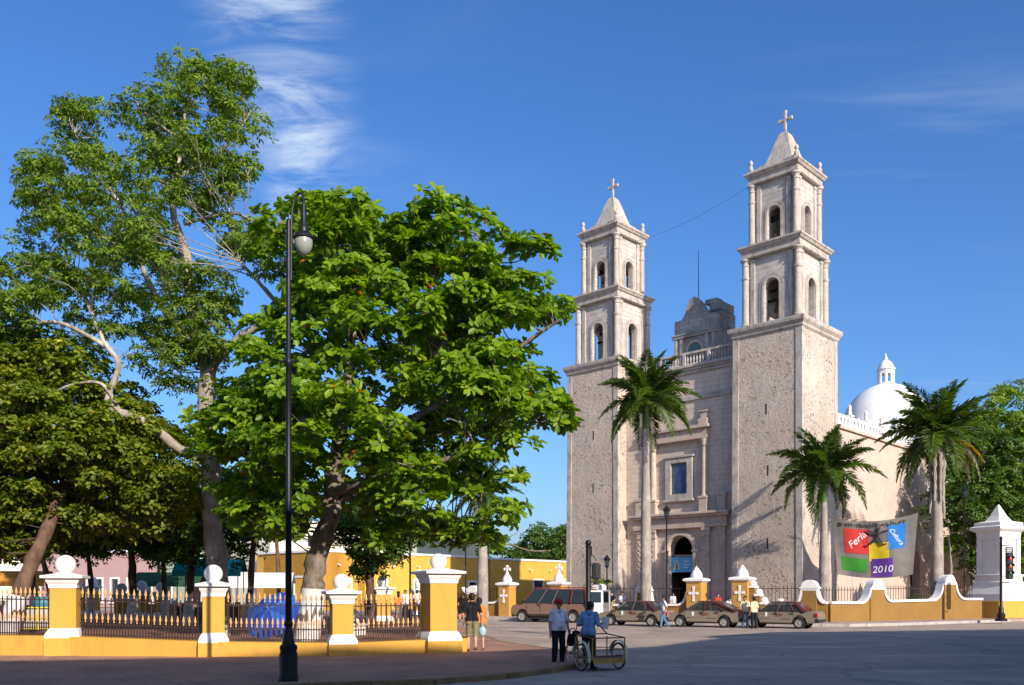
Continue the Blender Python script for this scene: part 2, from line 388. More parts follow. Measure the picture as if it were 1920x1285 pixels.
M['iron'] = pm('black_iron', (.022, .022, .024), .3, 6, .45, .002, 60, .5, .6)
M['brown_iron'] = pm('rusty_iron', (.07, .04, .03), .4, 8, .6, .002, 60, .4, .4)
M['gold'] = pm('gold_paint', (.72, .42, .16), .25, 9, .5, .002, 40, .5, .1)
M['bark'] = m_bark('grey_bark', (.25, .205, .16), (.085, .065, .05))
M['palebark'] = m_bark('pale_bark', (.40, .35, .28), (.17, .14, .11))
M['redbark'] = m_bark('red_brown_bark', (.16, .095, .06), (.06, .038, .028))
M['lime'] = pm('whitewashed_bark', (.70, .68, .66), .15, 3, .9, .02, 14, fine=4)
M['leaf_almond'] = m_leaf('almond_leaves', (.085, .155, .010), (.165, .28, .013), (.29, .39, .02), (.5, .13, .02), .45, .4, .994)
M['leaf_thin'] = m_leaf('thin_leaves', (.085, .145, .018), (.165, .25, .024), (.27, .35, .04), None, .5, .5)
M['leaf_dense'] = m_leaf('dense_leaves', (.06, .105, .008), (.135, .185, .010), (.28, .29, .015), (.55, .42, .03), .42, .45, .975)
M['leaf_dark'] = m_leaf('dark_leaves', (.04, .085, .014), (.075, .14, .018), (.12, .19, .022), None, .38, .45)
M['frond'] = m_leaf('palm_leaflets', (.05, .10, .014), (.085, .15, .018), (.15, .20, .025), None, .35, .38)
M['frond_dead'] = m_leaf('dry_palm_leaflets', (.22, .15, .09), (.28, .20, .13), (.34, .26, .18), None, .25, .7)
M['frond_orange'] = m_leaf('orange_palm_leaflets', (.50, .25, .03), (.58, .30, .04), (.62, .38, .07), None, .3, .6)
M['palm_trunk'] = m_bark('palm_trunk', (.34, .30, .26), (.22, .19, .165))
M['palm_shaft'] = pm('palm_crownshaft', (.10, .17, .035), .3, 2, .5, .003, 30)
M['glass_dark'] = m_glass('dark_glass', (.03, .045, .06), 1.0)
M['glass_car'] = m_glass('tinted_glass', (.035, .05, .055), .45)
M['door_dark'] = pm('dark_wood', (.03, .022, .018), .4, 3, .7, .004, 20)
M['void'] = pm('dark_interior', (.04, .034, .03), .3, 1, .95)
# ================================================================== THE SETTING
def sheet(name, poly, z, mat, thick=0, label=None):
    b = MB()
    if thick: b.prism([(p[0], p[1]) for p in poly], z-thick, z)
    else: b.add([(p[0], p[1], z) for p in poly], [tuple(range(len(poly)))])
    o = b.build(name, mat, recalc=bool(thick)); o['kind'] = 'structure'
    if label: o['label'] = label
    return o
sheet('ground', [(-2500, -1500), (2500, -1500), (2500, 4000), (-2500, 4000)], -.03, M['earth'])
sheet('road', [(-90, -4.2), (95, -4.2), (95, 190), (-90, 190)], 0, M['asphalt'])
# paved corner in front of the park, with its worn yellow kerb
KE = [(-40, 4.0), (-15, 13.3), (-4.04, 17.4), (-1.57, 18.3), (-.07, 19.5), (1.17, 21.2), (2.0, 23.2), (2.1, 25.6), (1.3, 28.2), (-.3, 32), (-1.6, 40), (-3.2, 52), (-6, 72), (-9, 84)]
kin = []
for i, p in enumerate(KE):
    a = Vector(KE[max(i-1, 0)]); b = Vector(KE[min(i+1, len(KE)-1)]); d = (b-a).normalized()
    kin.append((p[0]-d.y*.16, p[1]+d.x*.16))
sheet('pavement', kin+[(-40, 84)], .12, M['pavers'], .14)
kb = MB()
kerb_root = bpy.data.objects.new('kerb', None); COL.objects.link(kerb_root); kerb_root['kind'] = 'structure'
def kerb_stones(line, inn, z, mat, root, step=1.0, name='kerb_stone'):
    for i in range(len(line)-1):
        a, b = Vector(line[i]), Vector(line[i+1]); c, d = Vector(inn[i]), Vector(inn[i+1])
        n = max(1, int((b-a).length/step))
        for k in range(n):
            t0, t1 = (k+.008)/n, (k+.992)/n
            q = [a.lerp(b, t0), a.lerp(b, t1), c.lerp(d, t1), c.lerp(d, t0)]
            jz = random.uniform(-.006, .006)
            m = MB().prism([(p.x, p.y) for p in q], -.05, z+jz)
            m.build(name, mat, root, bevel=.015, seg=1)
kerb_stones(KE[1:11], kin[1:11], .125, M['kerb_y'], kerb_root, 1.2)
# far pavement along the church wall
WL0, WL1, WL2, WL3 = Vector((-2.36, 66)), Vector((18.5, 52.2)), Vector((28.6, 57.6)), Vector((60, 79))
FK = [(-14, 70.3), (-2.0, 62.0), (5, 57.2), (15.6, 49.4), (18.2, 48.4), (21.8, 50.3), (31.7, 56.8), (60, 76)]
FI = []
for i, p in enumerate(FK):
    a = Vector(FK[max(i-1, 0)]); b = Vector(FK[min(i+1, len(FK)-1)]); d = (b-a).normalized(); FI.append((p[0]-d.y*.18, p[1]+d.x*.18))
sheet('far_pavement', FI+[(60, 120), (-40, 120), (-30, 84)], .15, M['farpave'], .17)
kr2 = bpy.data.objects.new('far_kerb', None); COL.objects.link(kr2); kr2['kind'] = 'structure'
kerb_stones(FK[:7], FI[:7], .16, M['kerb'], kr2, 1.1)
# park floor behind the fence
sheet('park_floor', [(-40, 25.4), (-12.4, 25.2), (-8.2, 24.9), (-4.75, 25.2), (-2.5, 26.4), (-3.6, 44), (-6, 66), (-40, 66)], .30, M['plaza'], .3)

# ================================================================== THE CHURCH
CA = math.atan2(-.690, .724)
church = empty('church', (20.1, 62.0, .15), CA, 'weathered pale stone church with two bell towers and a white dome', 'church')
bell_m = pm('bronze', (.10, .085, .06), .4, 5, .5, .003, 30, .5, .7)
def column(h, r):
    p = [(r*1.45, 0), (r*1.45, .10), (r*1.2, .14), (r*1.35, .22), (r*1.0, .30), (r*.97, h*.70), (r*1.16, h*.71), (r*1.16, h*.735), (r*.93, h*.745),
         (r*.9, h-.52), (r*1.1, h-.49), (r*1.1, h-.44), (r*.92, h-.41), (r*.95, h-.25), (r*1.3, h-.14), (r*1.45, h-.12), (r*1.45, h)]
    return MB().lathe(p, 14).mesh('column', M['trim'], smooth=True)
def tower(cx, cy, a=2.7, b=2.9, seed=0):
    rnd = random.Random(seed)
    base = MB().sq_lathe([(a+.03, 0), (a, .6), (a-.06, 20.5)], ratio=b/a)
    tw = base.build('tower', M['rubble'], church); tw.location = (cx, cy, 0)
    q = 0
    for sx in (-1, 1):
        for sy in (-1, 1):
            m = MB()
            m.add([(sx*(a+.06), sy*(b+.06), 0), (sx*(a-.42), sy*(b+.06), 0), (sx*(a-.42), sy*(b-.5), 0), (sx*(a+.06), sy*(b-.42), 0),
                   (sx*(a-.02), sy*(b-.02), 20.5), (sx*(a-.5), sy*(b-.02), 20.5), (sx*(a-.5), sy*(b-.5), 20.5), (sx*(a-.02), sy*(b-.5), 20.5)],
                  [(0, 1, 2, 3), (4, 5, 6, 7), (0, 1, 5, 4), (1, 2, 6, 5), (2, 3, 7, 6), (3, 0, 4, 7)])
            m.build('corner_strip', M['trim'], tw)
    m = MB().sq_lathe([(a-.02, 20.2), (a+.08, 20.32), (a+.08, 20.45), (a+.24, 20.66), (a+.27, 20.82), (a+.27, 20.95), (a-.2, 21.05)], ratio=b/a)
    m.build('cornice', M['trim'], tw)
    for z in (14.8, 10.4, 5.2):
        s_ = MB(); s_.box(-.02, .09, -b*(1-.0222*z/20.5)-.012, -b+.4, z-.38, z+.38); s_.build('slit_window', M['void'], tw).location.x = rnd.uniform(-.1, .1)
    # two belfry stages
    for st, (z0, z1, cc, ro, ow, sp) in enumerate(((21.05, 26.1, 2.04, .265, .56, 2.75), (27.05, 31.55, 1.72, .235, .50, 2.1))):
        bw = cc-.06                                                 # half width of the body
        bd = bw*1.05
        for k in range(4):
            m = MB(); Mx = Matrix.Rotation(k*PI/2, 4, 'Z')
            hw, dd = (bw, bd) if k % 2 == 0 else (bd, bw)
            hw_ = hw if k % 2 == 0 else hw-.42
            m.panel(-hw_, hw_, z0-.05, z1+.05, -dd, -dd+.42, [(0, ow, z0+.12, z0+sp, ow)], Mx)
            wl_ = m.build('belfry_wall', M['ashlar'], tw)
            m = MB()
            m.archband(0, ow+.03, ow+.20, z0+sp, z0+.12, -dd-.09, -dd+.05, Mx); m.archband(0, ow+.24, ow+.40, z0+sp, z0+.12, -dd-.05, -dd+.05, Mx)
            m.build('arch_moulding', M['trim'], tw)
            for sx in (-1, 1):
                m = MB(); x_ = sx*(hw-.50)
                m.box(x_-.17, x_+.17, -dd-.10, -dd+.05, z0, z1-.1, Mx); m.box(x_-.21, x_+.21, -dd-.13, -dd+.05, z0, z0+.28, Mx)
                m.box(x_-.21, x_+.21, -dd-.13, -dd+.05, z1-.32, z1-.08, Mx)
                m.build('pilaster', M['trim'], tw, bevel=.015, seg=1)
        me = column(z1-z0, ro)
        for sx in (-1, 1):
            for sy in (-1, 1): inst('column', me, tw, (sx*cc, sy*cc*1.05, z0))
        o = cc+ro
        m = MB().sq_lathe([(o-.06, z1-.02), (o+.02, z1+.04), (o+.02, z1+.16), (o-.04, z1+.18), (o-.04, z1+.5), (o+.06, z1+.54), (o+.16, z1+.70), (o+.22, z1+.74), (o+.22, z1+.86), (o-.3, z1+.96)], ratio=1.05)
        m.build('cornice', M['trim'], tw)
        # a bell on its beam in each stage, and a floor
        bz = z0+(1.15 if st == 0 else 1.0)
        for bx, by in ((0, -1.15), (1.15, 0)):
            bm_ = MB().lathe([(.42, 0), (.40, .06), (.30, .25), (.25, .5), (.20, .66), (.06, .72), (.03, .85)], 14, T(bx*.8, by*.8, bz))
            bo = bm_.build('bell', bell_m, tw, smooth=True)
            lb = MB(); lb.box(-.9 if by else -.07, .9 if by else .07, -.07 if by else -.9, .07 if by else .9, bz+.82, bz+.98, T(bx*.8, by*.8, 0))
            lb.box(-.7 if by else -.05, .7 if by else .05, -.05 if by else -.7, .05 if by else .7, z0+sp-.1, z0+sp+.12, T(bx*.8, by*.8, 0)); lb.build('beam', M['door_dark'], tw)
        MB().box(-bw+.2, bw-.2, -bd+.2, bd-.2, z0-.2, z0+.06).build('belfry_floor', M['trim'], tw)
    # bell-shaped pyramid roof, its cross, and corner finials
    zt = 32.45; prof = [(1.75, zt), (1.72, zt+.32), (1.42, zt+.36), (1.38, zt+.62), (1.12, zt+.66), (1.02, zt+.95), (.82, zt+1.5), (.66, zt+2.05), (.48, zt+2.65), (.36, zt+2.95), (.20, zt+3.12), (.12, zt+3.2)]
    MB().sq_lathe(prof).build('roof', M['trim'], tw, bevel=.03, seg=1)
    m = MB(); zc_ = zt+3.15
    Mc = T(0, 0, 0, R(-2))
    m.box(-.085, .085, -.08, .08, zc_, zc_+1.5, Mc); m.box(-.46, .46, -.075, .075, zc_+.86, zc_+1.03, Mc)
    for ex, ez in ((-.46, .945), (.46, .945), (0, 1.5)): m.box(ex-.11, ex+.11, -.085, .085, zc_+ez-.12, zc_+ez+.12, Mc)
    m.build('cross', M['trim'], tw, bevel=.02, seg=1)
    fin = MB(); fin.box(-.17, .17, -.17, .17, 0, .16); fin.lathe([(.13, .16), (.19, .34), (.15, .55), (.08, .62), (.14, .72), (.16, .84), (.10, .98), (.02, 1.06)], 10)
    fm = fin.mesh('finial', M['trim'], smooth=True)
    for sx in (-1, 1):
        for sy in (-1, 1): inst('finial', fm, tw, (sx*1.78, sy*1.86, zt-.03), (0, 0, rnd.uniform(0, 1)))
    return tw
tower(-2.7, 2.9, seed=1); tower(-18.55, 2.9, seed=2)
# facade between the towers
XC, FY = -10.65, 1.2
fa = MB(); fa.panel(-15.9, -5.35, 0, 19.0, FY, FY+.9, [(XC, 1.15, 0, 5.0, 1.15)])
facade = fa.build('facade', M['facade'], church)
def fpart(name, m, mat='portal', bevel=.02): return m.build(name, M[mat], facade, bevel=bevel, seg=1)
fpart('cornice', MB().box(-15.88, -5.37, FY-.28, FY+.4, 18.95, 19.12).box(-15.88, -5.37, FY-.16, FY+.4, 18.7, 18.95).box(-15.88, -5.37, FY-.4, FY+.5, 19.12, 19.3), 'trim')
fpart('string_course', MB().box(-15.88, -5.37, FY-.14, FY+.02, 16.6, 16.95), 'trim')
bal = MB().lathe([(.09, 0), (.09, .08), (.05, .12), (.095, .3), (.05, .55), (.045, .62), (.08, .68), (.08, .74)], 8).mesh('baluster', M['trim'], smooth=True)
rail = fpart('balustrade', MB().box(-15.86, -5.38, FY-.22, FY+.08, 20.18, 20.36).box(-15.86, -5.38, FY-.2, FY+.06, 19.3, 19.44), 'trim')
for k in range(38):
    if k % 8 == 4: continue
    inst('baluster', bal, rail, (-15.72+k*.275, FY-.07, 19.44))
for k in range(5):
    x = -15.72+(4+8*k)*.275
    if x < -5.4: fpart('rail_post', MB().box(x-.14, x+.14, FY-.23, FY+.09, 19.3, 20.34), 'trim')
# portal: lower order, entablature, window tier
for dx_ in (-3.75, -2.45, 2.45, 3.75):
    big = abs(dx_) < 3
    x = XC+dx_; d_ = .34 if big else .22
    m = MB().box(x-.30, x+.30, FY-d_, FY+.02, .9, 6.6).box(x-.38, x+.38, FY-d_-.08, FY+.02, 0, .9).box(x-.36, x+.36, FY-d_-.06, FY+.02, 6.45, 6.7).box(x-.40, x+.40, FY-d_-.1, FY+.02, .8, .95)
    m.box(x-.36, x+.36, FY-d_-.06, FY+.02, 6.0, 6.1)
    pl = fpart('pilaster', m)
    # carved relief on the shafts
    cv = MB()
    for k in range(11):
        z = 1.25+k*.43; cv.sphere((x, FY-d_, z), .13+.03*(k % 2), .05, .15, 8, 5)
        cv.sphere((x-.13, FY-d_, z+.2), .07, .035, .09, 6, 4); cv.sphere((x+.13, FY-d_, z+.2), .07, .035, .09, 6, 4)
    cv.build('carving', M['portal'], pl, smooth=True)
fpart('entablature', MB().box(XC-4.3, XC+4.3, FY-.40, FY+.02, 6.7, 7.0).box(XC-4.25, XC+4.25, FY-.34, FY+.02, 7.0, 7.55).box(XC-4.5, XC+4.5, FY-.62, FY+.02, 7.55, 7.72).box(XC-4.6, XC+4.6, FY-.74, FY+.02, 7.72, 7.9))
m = MB().archband(XC, 1.17, 1.42, 5.0, 0, FY-.16, FY+.1); m.archband(XC, 1.44, 1.62, 5.0, 0, FY-.09, FY+.1)
m.box(XC-1.72, XC-1.1, FY-.2, FY+.05, 4.85, 5.02); m.box(XC+1.1, XC+1.72, FY-.2, FY+.05, 4.85, 5.02); fpart('door_arch', m)
for dx_ in (-3.75, 3.75): fpart('pedestal', MB().box(XC+dx_-.36, XC+dx_+.36, FY-.3, FY+.02, 7.9, 9.2).box(XC+dx_-.44, XC+dx_+.44, FY-.36, FY+.02, 9.05, 9.3))
for dx_ in (-2.4, 2.3):
    x = XC+dx_
    fpart('pedestal', MB().box(x-.36, x+.36, FY-.5, FY+.02, 7.9, 9.0).box(x-.42, x+.42, FY-.55, FY+.02, 8.9, 9.08))
    m = MB().lathe([(.30, 9.08), (.30, 9.2), (.24, 9.3), (.25, 10.2), (.22, 12.6), (.20, 12.9), (.28, 13.0), (.24, 13.1), (.34, 13.45), (.36, 13.5)], 14, T(x, FY-.22, 0))
    m.build('column', M['portal'], facade, smooth=True)
    fpart('urn_block', MB().box(x-.40, x+.40, FY-.55, FY+.02, 14.55, 15.0).box(x-.28, x+.28, FY-.42, FY+.02, 15.0, 15.5).box(x-.38, x+.38, FY-.5, FY+.02, 15.5, 15.62))
fpart('upper_entablature', MB().box(XC-2.75, XC+2.65, FY-.48, FY+.02, 13.5, 13.8).box(XC-2.7, XC+2.6, FY-.4, FY+.02, 13.8, 14.3).box(XC-2.95, XC+2.85, FY-.64, FY+.02, 14.3, 14.55))
wx = XC-.05
fr = fpart('window', MB().box(wx-1.25, wx-.75, FY-.22, FY+.02, 9.0, 12.25).box(wx+.75, wx+1.25, FY-.22, FY+.02, 9.0, 12.25).box(wx-.75, wx+.75, FY-.22, FY+.02, 11.85, 12.25).box(wx-.75, wx+.75, FY-.22, FY+.02, 9.0, 9.4).box(wx-1.4, wx+1.4, FY-.34, FY+.02, 8.82, 9.0).box(wx-1.38, wx+1.38, FY-.32, FY+.02, 12.25, 12.42), 'trim')
fi = MB(); fi.add([(wx-.75, FY-.02, 9.4), (wx+.75, FY-.02, 9.4), (wx+.75, FY-.02, 11.85), (wx-.75, FY-.02, 11.85)], [(0, 1, 2, 3)]); fi.build('pane', pm('blue_grey_glass', (.075, .10, .14), .4, 2.5, .25, spec=.5), fr)
fg = MB().lathe([(.40, 9.55), (.52, 9.9), (.38, 10.5), (.42, 10.9), (.2, 11.25), (.22, 11.45), (.02, 11.62)], 12, T(wx, FY-.02, 0) @ Matrix.Diagonal((1, .04, 1, 1))); fg.build('glass_figure', pm('blue_stained_glass', (.035, .06, .16), .5, 5, .3, spec=.5), fr)
# dark interior and half-open door leaves
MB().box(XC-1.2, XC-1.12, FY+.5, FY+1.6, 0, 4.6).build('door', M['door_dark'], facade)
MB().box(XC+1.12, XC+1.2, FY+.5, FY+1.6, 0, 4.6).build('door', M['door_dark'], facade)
MB().box(XC-1.2, XC+1.2, FY+.86, FY+.94, 4.55, 4.7).build('transom', M['portal'], facade)
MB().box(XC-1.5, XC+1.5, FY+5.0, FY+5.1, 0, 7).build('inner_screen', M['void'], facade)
# weathered clock gable behind the balustrade
ga = [( -1.95, 19.3), (1.95, 19.3), (1.95, 23.3), (1.85, 23.6), (1.7, 23.5), (1.3, 23.55), (1.0, 23.9), (.8, 24.4), (.62, 24.9), (.45, 25.15), (.1, 25.2), (-.1, 25.05), (-.5, 24.6), (-.8, 24.1), (-1.2, 23.6), (-1.6, 23.55), (-1.8, 23.5), (-1.95, 23.3)]
gx = -10.2
m = MB().prism([(gx-x, z) for x, z in ga], 2.6, 3.3, 'y'); gable = m.build('gable', M['gable'], church, bevel=.04, seg=1)
m = MB().box(gx+.55, gx+1.95, 3.3, 5.5, 19.3, 23.9).box(gx+.9, gx+1.95, 3.2, 5.3, 23.9, 24.6).box(gx+.5, gx+1.6, 3.2, 4.2, 24.5, 24.9); m.build('gable_buttress', M['gable'], gable, bevel=.06, seg=1)
m = MB().box(gx-2.05, gx+2.05, 2.4, 2.62, 22.0, 22.22).box(gx-2.1, gx+2.1, 2.34, 2.62, 22.22, 22.34); m.build('gable_ledge', M['gable'], gable, bevel=.02, seg=1)
for x in (-1.75, -1.2, 1.1, 1.7): MB().box(gx+x-.13, gx+x+.13, 2.45, 2.62, 19.3, 22.0).build('gable_pilaster', M['trim'], gable)
MB().archband(gx, .62, .80, 20.9, 20.3, 2.5, 2.62).build('clock_arch', M['portal'], gable)
MB().lathe([(.60, 0), (.60, .03)], 24, T(gx, 2.59, 20.9, rx=R(90))).build('clock_face', pm('green_grey_glass', (.10, .15, .14), .3, 4, .3, spec=.5), gable)
MB().tube([(gx+.1, 2.95, 24.9), (gx+.1, 2.95, 28.9)], [.035, .02], 6).build('mast', M['iron'], gable)
# nave with pierced parapet
na_ = MB(); na_.panel(5.78, 52, 0, 14.2, .4, 1.2, [(22.3, 1.15, 0, 4.3, 1.15)], Matrix.Rotation(PI/2, 4, 'Z'))
nave = na_.build('nave', M['nave'], church)
m = MB().box(-20.9, -20.1, 5.75, 52, 0, 14.2).box(-20.1, -1.2, 51.2, 52, 0, 14.2).box(-20.1, -1.2, 2.1, 51.2, 13.6, 14.15); m.build('nave_shell', M['nave'], nave)
MB().box(-.55, -.20, 5.82, 52, 14.05, 14.28).build('ledge', M['nave'], nave)
par = MB(); ops = [(6.5+k*.62, .17, 14.45, 14.75, .17) for k in range(72) if (k % 5) != 4]
par.panel(5.82, 52, 14.2, 15.15, .32, .62, ops, Matrix.Rotation(PI/2, 4, 'Z')); par.build('parapet', M['white'], nave)
nf = MB(); nf.box(-.2, .2, -.2, .2, 0, 1.05); nf.box(-.26, .26, -.26, .26, 1.05, 1.15); nf.lathe([(.12, 1.15), (.18, 1.32), (.1, 1.55), (.15, 1.7), (.12, 1.85), (.02, 2.0)], 10); nfm = nf.mesh('finial', M['white'], smooth=True)
for k in range(15): inst('finial', nfm, nave, (-.45, 6.5+.62*(4+5*k), 14.15))
m = MB().archband(22.3, 1.17, 1.42, 4.3, 0, .28, .5, Matrix.Rotation(PI/2, 4, 'Z')); m.build('side_door_arch', M['nave'], nave)
MB().box(-1.05, -.95, 21.1, 23.5, 0, 5.4).build('side_door', M['door_dark'], nave)
cb = MB().add([(0, -.42, 0), (0, .42, 0), (.5, .3, .1), (.5, -.3, .1), (0, -.4, .6), (0, .4, .6), (.42, .22, .6), (.42, -.22, .6), (0, 0, 1.25), (.1, 0, 1.2)],
              [(0, 1, 2, 3), (0, 3, 7, 4), (3, 2, 6, 7), (2, 1, 5, 6), (1, 0, 4, 5), (4, 7, 9, 8), (7, 6, 9), (6, 5, 8, 9), (5, 4, 8)]).mesh('corbel', M['portal'])
for k in range(3): inst('corbel', cb, nave, (-.42, 7.8+k*1.5, 7.2))
# low buttress wall and ruined arches at the foot of the nave
MB().prism([(26.5, 0), (44, 0), (44, 6.2), (26.5, 6.2)], -.5, 2.6, 'x').build('side_chapel', M['nave'], nave)
# white dome over the crossing
do = MB().lathe([(5.4, 14.0), (5.4, 18.6), (5.6, 18.7), (5.6, 19.0), (5.0, 19.05), (4.9, 20.0), (4.65, 21.2), (4.2, 22.4), (3.6, 23.3), (2.8, 24.1), (1.9, 24.6), (1.0, 24.95), (.05, 25.05)], 32, T(XC, 42.8, 0))
dome = do.build('dome', M['dome'], church, smooth=True, angle=30)
for k in range(8):
    a = 2*PI*k/8+.2; Mx = T(XC+5.42*math.sin(a), 42.8-5.42*math.cos(a), 0, a)
    w = MB().archband(0, .62, .82, 16.9, 15.4, -.1, .12, Mx).build('window', M['dome'], dome)
    MB().panel(-.63, .63, 15.4, 17.55, -.03, 0, (), Mx).build('pane', M['glass_dark'], w)
    MB().lathe([(.32, 18.95), (.32, 19.6), (.40, 19.65), (.2, 19.8), (.26, 20.1), (.16, 20.4), (.03, 20.7)], 10, T(XC+5.2*math.sin(a+.39), 42.8-5.2*math.cos(a+.39), 0)).build('finial', M['dome'], dome, smooth=True)
ln = MB()
for k in range(8):
    a = 2*PI*k/8; ln.panel(-.36, .36, 24.8, 26.6, -.84, -.66, [(0, .2, 25.15, 25.95, .2)], T(XC, 42.8, 0, a))
lant = ln.build('lantern', M['dome'], dome)
MB().lathe([(1.02, 26.6), (1.02, 26.72), (.88, 26.78), (.82, 27.0), (.66, 27.35), (.38, 27.65), (.18, 27.75), (.2, 27.9), (.1, 28.1), (.02, 28.5)], 16, T(XC, 42.8, 0)).build('lantern_cap', M['dome'], dome, smooth=True)
MB().lathe([(1.1, 24.6), (1.1, 24.95), (.95, 25.0)], 16, T(XC, 42.8, 0)).build('lantern_base', M['dome'], dome, smooth=True)
# a second, lower whitewashed block with its own finials beside the dome
m = MB().box(-7.5, -2.0, 30, 48, 14.15, 16.6).lathe([(2.2, 16.6), (2.1, 17.4), (1.6, 18.3), (.9, 18.8), (.05, 19.0)], 20, T(-4.6, 36, 0)); m.build('chapel_roof', M['dome'], dome, smooth=True)
# cable slung between the towers
c0 = church.matrix_basis @ Vector((-16.2, 1.6, 30.6)); c1 = church.matrix_basis @ Vector((-4.5, 1.6, 32.0))
cbl = MB().tube([c0.lerp(c1, t)-Vector((0, 0, .5*math.sin(PI*t))) for t in [k/12 for k in range(13)]], .009, 5)
tag(cbl.build('cable', M['iron']), 'thin dark cable slung between the two church bell towers', 'cable')
# banner in the church doorway
db = empty('door_banner', church.matrix_basis @ Vector((XC, FY+.42, 3.3)), CA, 'pale blue banner with a white figure hung inside the church doorway', 'banner')
MB().box(-1.14, 1.14, -.01, .01, 0, 1.2).build('cloth', pm('sky_blue_cloth', (.12, .42, .68), .25, 1.3, .8, .01, 6), db)
m = MB().prism([(-.85, .2), (-.35, .2), (-.42, .7), (-.60, 1.05), (-.78, .7)], -.022, -.012, 'y'); m.build('figure_print', pm('pale_print', (.62, .62, .5), .3, 8), db)
m = MB().prism([(-.72, .22), (-.48, .22), (-.52, .55), (-.60, .8), (-.68, .55)], -.032, -.023, 'y'); m.build('figure_print', pm('brown_print', (.25, .18, .1), .3, 8), db)
m = MB()
for k, (w, z) in enumerate(((.55, .8), (.7, .55), (.45, .32))): m.box(.0, w, -.022, -.012, z, z+.1)
m.build('text_print', pm('pale_blue_print', (.45, .66, .8), .2, 8), db)
# ================================================================== yellow wall round the church yard
def wpt(px):
    r = (px-CX)/F
    for a, b in ((WL0, WL1), (WL1, WL2)):
        d = b-a; t = (r*a.y-a.x)/(d.x-r*d.y); q = a+d*t
        if (a is WL0 and px <= 1554.7) or a is WL1: return q
def wz(px, y): return CH+(HY-y)/F*wpt(px).y
WANG = math.atan2((WL1-WL0).y, (WL1-WL0).x); WANG2 = math.atan2((WL2-WL1).y, (WL2-WL1).x)
def wall_run(nodes, label, ang, cap=True):
    # nodes: ('end', px, y) free end / ('post', px, half_px, y) / ('low', px, y)
    px0 = nodes[0][1]; o2 = wpt(px0); d = Vector((math.cos(ang), math.sin(ang)))
    root = empty('yard_wall', (o2.x, o2.y, .12), ang, label, 'wall', 'runs of the yellow wall round the church yard')
    def s_of(px): return (wpt(px)-o2).dot(d)
    def zz(px, y): return wz(px, y)-.12
    pts = []; posts = []
    for i, n in enumerate(nodes):
        if n[0] == 'post':
            _, px, hp, y = n; s0, s1 = s_of(px-hp), s_of(px+hp); zt = zz(px, y)
            posts.append((s0, s1, zt)); pts.append((s0, zt, 'p')); pts.append((s1, zt, 'p'))
        elif n[0] == 'end': pts.append((s_of(n[1]), zz(n[1], n[2]), 'p'))
        else: pts.append((s_of(n[1]), zz(n[1], n[2]), 'l'))
    cur = []
    for i in range(len(pts)-1):
        (s0, z0, k0), (s1, z1, k1) = pts[i], pts[i+1]
        if k0 == k1 or abs(z0-z1) < .05: cur.append((s0, z0)); continue
        for k in range(8):
            t = k/8*PI/2
            if k0 == 'p': cur.append((s0+(s1-s0)*(1-math.cos(t)), z0+(z1-z0)*math.sin(t)))
            else: cur.append((s0+(s1-s0)*math.sin(t), z0+(z1-z0)*(1-math.cos(t))))
    cur.append(pts[-1][:2])
    m = MB()
    for (s0, z0), (s1, z1) in zip(cur[:-1], cur[1:]):
        if s1-s0 < 1e-3: continue
        m.add([(s0, -.17, 0), (s1, -.17, 0), (s1, -.17, z1), (s0, -.17, z0), (s0, .17, 0), (s1, .17, 0), (s1, .17, z1), (s0, .17, z0)], [(0, 1, 2, 3), (7, 6, 5, 4), (3, 2, 6, 7)])
    for (s, z), o in ((cur[0], 0), (cur[-1], 1)): m.add([(s, -.17, 0), (s, .17, 0), (s, .17, z), (s, -.17, z)], [(0, 1, 2, 3)])
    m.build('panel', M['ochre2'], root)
    c = MB(); vs = []
    for i, (s, z) in enumerate(cur):
        a = Vector(cur[max(i-1, 0)]); b = Vector(cur[min(i+1, len(cur)-1)]); t = (b-a).normalized(); n = Vector((-t.y, t.x))
        p = Vector((s, z)); u, l = p+n*.09, p-n*.05
        vs += [(u.x, -.26, u.y), (u.x, .26, u.y), (l.x, .26, l.y), (l.x, -.26, l.y)]
    fs = []
    for i in range(len(cur)-1):
        for k in range(4): fs.append((4*i+k, 4*i+(k+1) % 4, 4*i+4+(k+1) % 4, 4*i+4+k))
    fs += [(0, 1, 2, 3), tuple(4*(len(cur)-1)+k for k in (3, 2, 1, 0))]
    c.add(vs, fs); c.build('coping', M['white'], root, smooth=True)
    for (s0, s1, zt) in posts:
        mid = (s0+s1)/2; w = (s1-s0)/2
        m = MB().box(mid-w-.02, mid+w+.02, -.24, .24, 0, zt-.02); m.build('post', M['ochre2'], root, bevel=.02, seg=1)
        if cap:
            r = min(w+.1, .5); arc = [(mid-r-.06, zt+.05), (mid-r-.06, zt+.16), (mid-r*.98, zt+.17)]+[(mid-r*.95*math.cos(PI*k/10), zt+.17+r*.82*math.sin(PI*k/10)) for k in range(11)]+[(mid+r*.98, zt+.17), (mid+r+.06, zt+.16), (mid+r+.06, zt+.05)]
            MB().prism(arc, -.30, .30, 'y').build('cap', M['white'], root, bevel=.03, seg=2)
    return root
wall_run([('end', 868, 1103), ('post', 889, 12, 1113), ('low', 912, 1131), ('low', 926, 1131), ('end', 942, 1112)], 'yellow wall run with white coping left of the pillar pair topped by crosses', WANG)
wall_run([('end', 1058, 1112), ('low', 1075, 1133), ('low', 1098, 1134), ('post', 1124, 12, 1111), ('low', 1150, 1135), ('low', 1188, 1136), ('post', 1208, 11, 1110), ('low', 1232, 1135), ('low', 1272, 1135), ('end', 1290, 1110)], 'wavy yellow wall run with white coping behind the parked van and taxis', WANG)
wall_run([('end', 1411, 1104), ('low', 1434, 1133), ('low', 1494, 1133), ('post', 1519, 14, 1106), ('low', 1548, 1131), ('end', 1552, 1131)], 'short yellow wall run between the church gate and the street corner', WANG)
